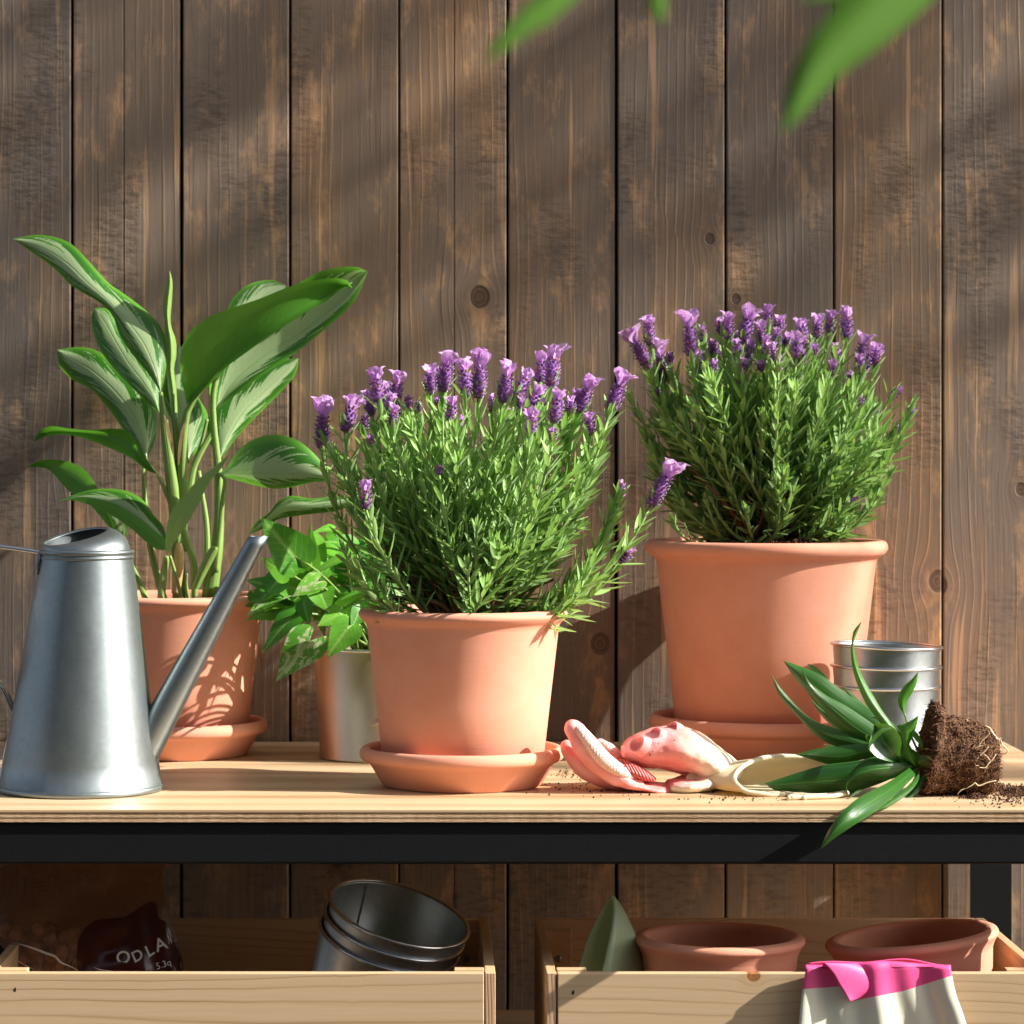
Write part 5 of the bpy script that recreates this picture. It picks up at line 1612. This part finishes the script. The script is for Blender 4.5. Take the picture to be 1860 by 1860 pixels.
# cuff: wide open mouth with a rolled rim, turned to the viewer and a little to the right
V, F = [], []
rings = [(1272, 1415, 2.474, 26, 15), (1300, 1413, 2.472, 42, 19), (1335, 1412, 2.466, 60, 25), (1375, 1412, 2.454, 82, 32), (1410, 1412, 2.440, 96, 36), (1436, 1412, 2.428, 102, 39)]
rg = smooth_prof(rings, 4)
n = 72
for i_, (x, y, D, wx, hy) in enumerate(rg):
    for k in range(n):
        a = 2 * pi * k / n
        sy = sin(a)
        yy = y - hy * sy * (1 + .05 * sin(3 * a + 1))
        if sy < -.55: yy = y + hy * .55 + (yy - y - hy * .55) * .75 + 2.0 * sin(a * 7) * (i_ / len(rg))
        v = P(x + wx * cos(a) * (1 + .03 * sin(2 * a)), yy, D - .008 + .024 * (sy + 1) * (i_ / len(rg)) + .012 * cos(a))
        v.z = max(v.z, TZ + .0012)
        V.append(v)
m_ = len(rg)
F = [(i * n + k, i * n + (k + 1) % n, (i + 1) * n + (k + 1) % n, (i + 1) * n + k) for i in range(m_ - 1) for k in range(n)]
g = G('glove_cream')
nn = g.noise(g.obj(), 60, 2)
M['cream'] = g.done(g.translucent(g.bsdf(g.mix(nn, (.80, .72, .50), (.84, .78, .60)), .42, 0, .45, g.bump(nn, .0012, .6), sss=.2), (.85, .68, .32), .22))
cf = mesh('cuff', V, F, M['cream'], GL)
md = cf.modifiers.new('sol', 'SOLIDIFY'); md.thickness = .0009; md.offset = 0
rimp = V[(m_ - 1) * n:] + [V[(m_ - 1) * n]]
V2, F2 = tube_vf(rimp, .0021, 8, cap=False)
mesh('cuff_rim', V2, F2, M['cream'], cf)
# crumpled roll of cuff by the front edge
for pts in ([(1420, 1446, 2.425), (1450, 1449, 2.41), (1490, 1447, 2.405), (1530, 1440, 2.42), (1560, 1434, 2.43)], [(1434, 1456, 2.392), (1460, 1453, 2.395), (1500, 1449, 2.40), (1540, 1440, 2.41)], [(1432, 1455, 2.39), (1438, 1447, 2.40), (1452, 1446, 2.40), (1462, 1452, 2.392)]):
    pth = [P(*a) for a in resample(pts, 16)]
    for p in pth: p.z = max(p.z, TZ + .0022)
    V2, F2 = tube_vf(pth, .0020, 8)
    mesh('cuff_rim', V2, F2, M['cream'], cf)
# soil specks on the glove
mb = MB()
for (x, y) in [(1192, 1350), (1198, 1348), (1203, 1350), (1196, 1352), (1188, 1349), (1212, 1340), (1186, 1364), (1200, 1386), (1230, 1365), (1237, 1376), (1160, 1405), (1155, 1402), (1162, 1407), (1225, 1345), (1180, 1372), (1134, 1392), (1150, 1396)]:
    for _ in range(2): crumbs(mb, P(x + rr.uniform(-1, 1), y + rr.uniform(-1, 1), 2.4405 if y < 1390 else 2.438), rr.uniform(.0003, .0008), rr)
mb.build('soil_specks', M['crumb'], GL, kind='stuff', smooth=False)

# ---- glove hanging over the crate front
GH = thing('gardening_glove', 'bright pink and cream glove draped over the front of the right crate', 'glove', P(1600, 1780, 2.23), 'pink and cream gardening gloves')
g = G('hanging_glove_rubber')
u = g.sep(g.uv())
f = g.step(g.sub(u[1], u[0]), -.004, .004)
c = g.mix(f, (.78, .76, .62), (.88, .095, .30))
fn = g.noise(g.obj(), 500, 2)
M['glove2'] = g.done(g.bsdf(c, .45, 0, .45, g.bump(fn, .0002, .5), sss=.15))
def drape(rows, name, Dfront, folds, n=60, uvf=None):
    """rows: list of (y, xl, xr) top->bottom; first rows roll back over the edge"""
    q_ = smooth_prof(rows, 6)
    V, UV = [], []
    for j, (y, xl, xr) in enumerate(q_):
        for k in range(n + 1):
            s = k / n
            x = xl + (xr - xl) * s
            D = Dfront - .0035 - folds(s, j / (len(q_) - 1))
            if y < 1760:
                t = min(1, (1760 - y) / 14.0)
                D += .012 * (1 - sqrt(max(0, 1 - t * t))) 
            V.append(P(x, y + (3.5 * sin(s * 7 + 1) if y < 1756 else 0), D))
            UV.append(uvf(x, y))
    w_ = n + 1
    F = [(j * w_ + k, j * w_ + k + 1, (j + 1) * w_ + k + 1, (j + 1) * w_ + k) for j in range(len(q_) - 1) for k in range(n)]
    o = mesh(name, V, F, M['glove2'], GH, uv=UV)
    md = o.modifiers.new('sol', 'SOLIDIFY'); md.thickness = .0012; md.offset = 0
    return o
def fold1(s, t):
    return (.0035 * sin(s * 13 + .8 + t * 1.2) + .0022 * sin(s * 27 + 2 - t * 2) + .0035) * (0.25 + .9 * t) + .003 * (1 - t)
# main sheet; pink band above a slanted boundary
bound = lambda x: interp([1455, 1462, 1545, 1548, 1640, 1728, 1760], [1798, 1796, 1790, 1818, 1800, 1772, 1768], x)
uv1 = lambda x, y: (y / 100.0, bound(x) / 100.0)
drape([(1757, 1472, 1722), (1751, 1464, 1726), (1752, 1462, 1727), (1762, 1463, 1727), (1785, 1460, 1731), (1810, 1456, 1737), (1840, 1453, 1748), (1880, 1450, 1760), (1930, 1452, 1770), (1990, 1470, 1765), (2010, 1500, 1730)], 'hand', DF, fold1, uvf=uv1)
# pink flap folded over towards the left
uv2 = lambda x, y: (0.0, 1.0)
V, UV = [], []
outl = [((1494, 1757), (1530, 1756)), ((1496, 1750), (1550, 1750)), ((1504, 1757), (1572, 1758)), ((1514, 1770), (1590, 1771)), ((1522, 1785), (1600, 1786)), ((1532, 1800), (1592, 1799)), ((1544, 1819), (1562, 1812))]
q_ = smooth_prof([a + b for a, b in outl], 5)
n = 18
for j, (xl, yl, xr, yr) in enumerate(q_):
    for k in range(n + 1):
        s = k / n
        ed = .0042 * (1 - s) ** .5
        V.append(P(xl + (xr - xl) * s, yl + (yr - yl) * s, DF - .0030 - .0125 * (1 - s) ** .5 + (.010 * (1 - j / 6) if j < 6 else 0))); UV.append((0, 1))
w_ = n + 1
F = [(j * w_ + k, j * w_ + k + 1, (j + 1) * w_ + k + 1, (j + 1) * w_ + k) for j in range(len(q_) - 1) for k in range(n)]
o = mesh('folded_flap', V, F, M['glove2'], GH, uv=UV)
md = o.modifiers.new('sol', 'SOLIDIFY'); md.thickness = .0012; md.offset = 0
# part of the glove inside the crate, resting over the rim
V, UV = [], []
for j in range(9):
    t = j / 8
    for k in range(31):
        s = k / 30
        p = P(1466 + 258 * s, 1750 + 3.5 * sin(s * 7 + 1), DF + .004 + .014 * t)
        p.z += .0012 - .030 * t * t + .0015 * sin(s * 11)
        V.append(p); UV.append((0, 1))
F = [(j * 31 + k, j * 31 + k + 1, (j + 1) * 31 + k + 1, (j + 1) * 31 + k) for j in range(8) for k in range(30)]
o = mesh('fingers', V, F, M['glove2'], GH, uv=UV)
md = o.modifiers.new('sol', 'SOLIDIFY'); md.thickness = .0012; md.offset = 0

# ================================================================== BAG OF CLAY PEBBLES
BG = thing('pebble_bag', 'clear plastic bag of clay pebbles with a dark maroon label in the left crate', 'bag', P(150, 1765, 2.37 * KD))
g = G('bag_film')
cr2 = g.noise(g.obj(), 26, 4, .6, 1.2)
sh = g.bsdf((.30, .15, .085), .16, 0, .6, g.bump(cr2, .006, .9))
tr = g.n('ShaderNodeBsdfTransparent'); g.put(tr.inputs[0], (.93, .86, .80))
mx_ = g.n('ShaderNodeMixShader'); g.put(mx_.inputs[0], .42); g.put(mx_.inputs[1], tr.outputs[0]); g.put(mx_.inputs[2], sh)
M['film'] = g.done(mx_.outputs[0])
def bagD(x, y):
    """front surface of the bag: bulges low, flat near the top seal"""
    t = min(1, max(0, (y - 1570) / 195))
    s = (x - 130) / 200
    b = .050 * (t ** .8) * max(0, 1 - s * s) ** .5
    return (2.385 * KD) - b * .55 + .0022 * noise.noise(Vector((x * .03, y * .02, 1))) * 1.5 + .0016 * noise.noise(Vector((x * .01 + y * .015, y * .004, 5))) * 2
V = []
n, m_ = 56, 44
rowsR = [(1556, 318), (1572, 314), (1578, 296), (1610, 297), (1650, 302), (1675, 307), (1700, 320), (1735, 330), (1770, 336), (1840, 338), (1900, 320)]
ys = [1552 + (1905 - 1552) * j / m_ for j in range(m_ + 1)]
def xr_of(y): return interp([r[0] for r in rowsR], [r[1] for r in rowsR], y)
def xl_of(y): return interp([1552, 1660, 1700, 1735, 1760, 1850, 1905], [-70, -50, -12, 16, 36, 60, 70], y)
for y in ys:
    for k in range(n + 1):
        x = xl_of(y) + (xr_of(y) - xl_of(y)) * k / n
        V.append(P(x, y, bagD(x, y)))
F = [(j * (n + 1) + k, j * (n + 1) + k + 1, (j + 1) * (n + 1) + k + 1, (j + 1) * (n + 1) + k) for j in range(m_) for k in range(n)]
mesh('front_film', V, F, M['film'], BG)
V = []
for y in ys:
    for k in range(n + 1):
        x = xl_of(y) + (xr_of(y) - xl_of(y)) * k / n
        V.append(P(x, y, (2.385 * KD) + ((2.385 * KD) - bagD(x, y)) * .9 + .001))
g = G('bag_back')
M['film_b'] = g.done(g.bsdf((.13, .060, .032), .3, 0, .5, g.bump(g.noise(g.obj(), 26, 4, .6, 1.0), .006, .8)))
mesh('back_film', V, F, M['film_b'], BG)
g = G('bag_print')
M['label'] = g.done(g.bsdf((.050, .007, .007), .22, 0, .6, g.bump(g.noise(g.obj(), 20, 3), .004, .6)))
outl = [(145, 1900), (140, 1830), (142, 1765), (139, 1735), (143, 1705), (155, 1685), (172, 1672), (190, 1669), (212, 1668), (228, 1666), (245, 1655), (262, 1643), (275, 1636), (283, 1640), (286, 1655), (288, 1668), (300, 1673), (306, 1684), (314, 1704), (325, 1730), (333, 1764), (334, 1840), (318, 1900)]
# fill by rows
V, F = [], []
rws = []
import itertools
lef = [(y, x) for x, y in outl[:13]][::-1]
rig = [(y, x) for x, y in outl[12:]]
ny, nx = 50, 26
for j in range(ny + 1):
    y = 1637 + (1900 - 1637) * (j / ny) ** 1.3
    a = interp([q[0] for q in lef], [q[1] for q in lef], y); b = interp([q[0] for q in rig], [q[1] for q in rig], y)
    for k in range(nx + 1):
        x = a + (b - a) * k / nx
        V.append(P(x, y, bagD(x, y) - .0006))
F = [(j * (nx + 1) + k, j * (nx + 1) + k + 1, (j + 1) * (nx + 1) + k + 1, (j + 1) * (nx + 1) + k) for j in range(ny) for k in range(nx)]
lb = mesh('maroon_label', V, F, M['label'], BG)
g = G('bag_lettering'); M['letter'] = g.done(g.bsdf((.62, .66, .68), .5))
def letter(txt, x, y, h, ang, shear=0.0, parent=lb):
    cu = bpy.data.curves.new('lettering', 'FONT')
    cu.body = txt; cu.align_x = 'CENTER'; cu.align_y = 'CENTER'
    cu.size = h * 2.35 / FPX * 1.38; cu.extrude = .0001; cu.shear = shear; cu.offset = .00018 if h > 18 else 0
    cu.materials.append(M['letter'])
    tmp = bpy.data.objects.new('lettering', cu); COL.objects.link(tmp)
    me = bpy.data.meshes.new_from_object(tmp); bpy.data.objects.remove(tmp)
    o = bpy.data.objects.new('lettering', me); COL.objects.link(o)
    p = P(x, y, bagD(x, y) - .0016)
    o.parent = parent
    o.location = p - WL[parent.name]
    # follow the bulge of the film
    gx = (bagD(x + 6, y) - bagD(x - 6, y)) / (12 * 2.36 / FPX)
    o.rotation_mode = 'XYZ'
    mt = Matrix.Rotation(math.atan(gx), 3, 'Z') @ Matrix.Rotation(radians(90), 3, 'X') @ Matrix.Rotation(radians(ang), 3, 'Z')
    o.rotation_euler = mt.to_euler()
    return o
letter('O', 224, 1740, 24, 12); letter('D', 249, 1737, 21, 28, .1); letter('L', 271, 1728, 23, 30, .1); letter('A', 292, 1716, 25, 20)
letter('N', 308, 1706, 20, 12).scale = (.35, 1, 1)
letter('5.3q', 297, 1752, 13, 14)
g = G('film_crease'); M['crease'] = g.done(g.bsdf((.75, .72, .68), .12, 0, .8))
def crease(pts, r):
    pth = [P(x, y, bagD(x, y) - .0010) for x, y in resample(pts, 20)]
    V, F = tube_vf(pth, [r * sin(pi * (i + .6) / 20.5) for i in range(20)], 6)
    mesh('film_crease', V, F, M['crease'], BG)
crease([(25, 1713), (40, 1716), (62, 1723), (85, 1732), (100, 1737), (110, 1748), (125, 1754), (142, 1763)], .0011)
crease([(14, 1722), (20, 1736), (40, 1750), (66, 1763)], .0004)
crease([(170, 1757), (185, 1762), (205, 1764)], .0006)
g = G('print_lines'); M['printl'] = g.done(g.bsdf((.05, .02, .012), .4))
mb = MB()
for k in range(7):
    y0 = 1582 + k * 8.5
    for s in range(9):
        xa = 40 + s * 14 + rr.uniform(0, 3); xb = xa + rr.uniform(7, 12)
        if rr.random() < .2: continue
        ya = y0 + 22 - .13 * xa; yb = y0 + 22 - .13 * xb
        pa, pb = P(xa, ya, bagD(xa, ya) - .0003), P(xb, yb, bagD(xb, yb) - .0003)
        h = Vector((0, 0, .0004))
        mb.add([pa - h, pb - h, pb + h, pa + h], [(0, 1, 2, 3)])
mb.build('small_print', M['printl'], BG, kind='stuff', smooth=False)
g = G('clay_pebble')
n_ = g.noise(g.obj(), 160, 4, .6)
M['pebble'] = g.done(g.bsdf(g.mix(n_, (.28, .11, .055), (.48, .21, .12)), .85, 0, .2, g.bump(n_, .001, .8)))
bm = bmesh.new(); bmesh.ops.create_icosphere(bm, subdivisions=2, radius=1)
ICV = [v.co.copy() for v in bm.verts]; ICF = [tuple(v.index for v in f.verts) for f in bm.faces]; bm.free()
placed = []
peb_me = []
for vnt in range(5):
    me = bpy.data.meshes.new('clay_pebble')
    me.from_pydata([tuple(v * (.0056 * (1 + .16 * noise.noise(v * 1.6 + Vector((vnt * 7, 0, 0)))))) for v in ICV], [], ICF)
    me.polygons.foreach_set('use_smooth', [True] * len(me.polygons)); me.materials.append(M['pebble']); peb_me.append(me)
tries = 0
while len(placed) < 190 and tries < 40000:
    tries += 1
    x, y = rr.uniform(-40, 320), rr.uniform(1672, 1890)
    if y < 1672 + max(0, (x - 20)) * .18 + rr.uniform(0, 16): continue
    if x < xl_of(y) + 10 or x > xr_of(y) - 10: continue
    dfr = bagD(x, y) + .0065
    dbk = (2.385 * KD) + ((2.385 * KD) - bagD(x, y)) * .9 - .006
    if dbk <= dfr: continue
    D = dfr + (dbk - dfr) * rr.random() ** 2
    p = P(x, y, D)
    if any((p - q).length < .0098 for q in placed): continue
    placed.append(p)
    o = bpy.data.objects.new('clay_pebble', rr.choice(peb_me)); COL.objects.link(o)
    o.parent = BG; o.location = p - WL[BG.name]
    o.rotation_euler = (rr.uniform(0, 6), rr.uniform(0, 6), rr.uniform(0, 6)); s = rr.uniform(.85, 1.15); o.scale = (s, s, s)

# ================================================================== FOLIAGE ABOVE
# branch hanging in from above, close to the camera
HB = thing('hanging_branch', 'blurred bright green leaves hanging in from the top edge, near the viewer', 'branch', P(1400, -120, 1.0))
def near_leaf(mid, D0, D1, **k):
    return ribbon('leaf', mid, M['near_leaf'], HB, D0, D1, **k)
near_leaf([(1420, 242, 2), (1446, 190, 24), (1492, 112, 42), (1565, 40, 56), (1645, -40, 62), (1725, -120, 44), (1790, -190, 6)], .80, .86, cup=.006)
near_leaf([(876, 112, 2), (905, 85, 13), (950, 45, 22), (1000, 5, 27), (1060, -50, 24), (1110, -110, 6)], .80, .84, cup=.004)
near_leaf([(985, 52, 2), (992, 30, 16), (1005, 0, 24), (1030, -50, 22), (1060, -110, 5)], .82, .86, cup=.004)
near_leaf([(1196, 44, 2), (1194, 20, 14), (1190, -10, 18), (1185, -60, 18), (1180, -120, 5)], .82, .86, cup=.004)
near_leaf([(1450, 2, 2), (1500, -6, 10), (1560, -20, 16), (1640, -60, 14), (1700, -120, 4)], .82, .86, cup=.003)
for pts in ([(1110, -110), (1060, -112), (1180, -122), (1400, -160), (1600, -185), (1800, -200), (2050, -280), (2300, -420)],):
    pth = [P(x, y, .86) for x, y in resample(pts[2:], 20)]
    V, F = tube_vf(pth, .003, 8); mesh('twig', V, F, M['stem_green'], HB, uv=[(.5, .5)] * len(V))
for a, b in (((1110, -110), (1200, -125)), ((1060, -110), (1190, -124)), ((1790, -190), (1820, -203)), ((1700, -120), (1760, -198))):
    V, F = tube_vf([P(a[0], a[1], .85), P((a[0] + b[0]) / 2, (a[1] + b[1]) / 2 - 8, .855), P(b[0], b[1], .86)], .0015, 6)
    mesh('twig', V, F, M['stem_green'], HB, uv=[(.5, .5)] * len(V))

# tree standing off to the right: its leaves put the soft shade on the wall
TR = thing('garden_tree', 'leafy tree outside the view whose shade dapples the plank wall', 'tree', (5.6, 1.6, 0))
rr = random.Random(77)
leaf_me = bpy.data.meshes.new('leaf')
lv_ = [(0, 0, 0), (.014, .028, .003), (.017, .055, .004), (.010, .085, 0), (0, .115, -.008), (-.010, .085, 0), (-.017, .055, .004), (-.014, .028, .003), (0, .05, -.004)]
leaf_me.from_pydata(lv_, [], [(0, 1, 8), (1, 2, 8), (2, 3, 8), (3, 4, 8), (4, 5, 8), (5, 6, 8), (6, 7, 8), (7, 0, 8)])
leaf_me.materials.append(M['near_leaf'])
g = G('bark'); nb_ = g.noise(g.obj(), 30, 5, .7)
M['bark'] = g.done(g.bsdf(g.mix(nb_, (.05, .035, .025), (.16, .12, .09)), .9, 0, .1, g.bump(nb_, .01, 1)))
V, F = tube_vf([(5.6, 1.6, 0), (5.58, 1.59, 1.0), (5.5, 1.6, 2.2), (5.45, 1.65, 3.4), (5.5, 1.65, 4.6)], [.09, .075, .06, .045, .02], 12)
mesh('trunk', [Vector(v) for v in V], F, M['bark'], TR)
# shade patches wanted on the wall: (photo px x, y, radius px, leaf count)
PATCH = [(50, 130, 90, 9), (40, 380, 80, 9), (180, 20, 90, 4), (620, 350, 60, 2), (1030, 60, 70, 5), (1090, 230, 50, 4), (1230, 0, 80, 5), (1390, 230, 60, 5),
         (1430, 430, 50, 4), (1590, 20, 80, 6), (1810, 330, 80, 8), (1830, 560, 60, 5), (850, 20, 60, 3), (1750, 100, 50, 3)]
br = {}
for (px, py, rad, cnt) in PATCH:
    w0 = P(px, py, WALL)
    cs = []
    for k in range(cnt):
        a = rr.uniform(0, 2 * pi); q = sqrt(rr.random()) * rad * WALL / FPX
        t_ = rr.uniform(4.3, 5.4)
        p = w0 + Vector((q * cos(a), 0, q * sin(a))) + sdir * t_
        cs.append(p)
        o = bpy.data.objects.new('leaf', leaf_me); COL.objects.link(o)
        o.parent = TR; o.location = p - WL[TR.name]
        o.rotation_euler = (rr.uniform(-1, 1), rr.uniform(-1, 1), rr.uniform(0, 6))
        s = rr.uniform(.8, 1.3); o.scale = (s, s, s)
    c = sum(cs, Vector()) / len(cs)
    anchor = Vector((5.48, 1.62, min(4.4, max(2.0, c.z - .2))))
    pth = [anchor, anchor.lerp(c, .5) + Vector((0, .05, -.08)), c, c + (c - anchor).normalized() * .12]
    V, F = tube_vf([Vector(q) for q in resample([tuple(p) for p in pth], 12)], [.005 - .0003 * i for i in range(12)], 6)
    mesh('branch', V, F, M['bark'], TR)

# tall hedge added unseen behind the viewer (keeps the low sky off the bench, shows in the metal)
HG = thing('sky_blocker', 'unseen green hedge across the garden, behind the viewer', 'blocker', (0, -4.2, 0))
g = G('blocker_green'); hn = g.noise(g.obj(), 9, 5, .7)
M['blocker'] = g.done(g.bsdf(g.mix(g.step(hn, .35, .7), (.02, .04, .012), (.09, .16, .04)), .7, 0, .3, g.bump(hn, .05, 1)))
V, F = [], []
nx, nz = 120, 34
for j in range(nz + 1):
    for k in range(nx + 1):
        x = -9 + 16 * k / nx; z = 4.6 * j / nz
        d = noise.noise(Vector((x * 2.2, z * 2.2, 0))) * .22 + noise.noise(Vector((x * 7, z * 7, 3))) * .12
        V.append((x, -4.2 + d - .35 * max(0, (z - 4.2)) , z + (.12 * noise.noise(Vector((x * 3, 5, 0))) if j == nz else 0)))
F = [(j * (nx + 1) + k, j * (nx + 1) + k + 1, (j + 1) * (nx + 1) + k + 1, (j + 1) * (nx + 1) + k) for j in range(nz) for k in range(nx)]
b0 = len(V)
V += [(v[0], -5.2, v[2]) for v in V[nz * (nx + 1):]]
F += [(nz * (nx + 1) + k, nz * (nx + 1) + k + 1, b0 + k + 1, b0 + k) for k in range(nx)]
mesh('blocker_sheet', V, F, M['blocker'], HG, kind='stuff')
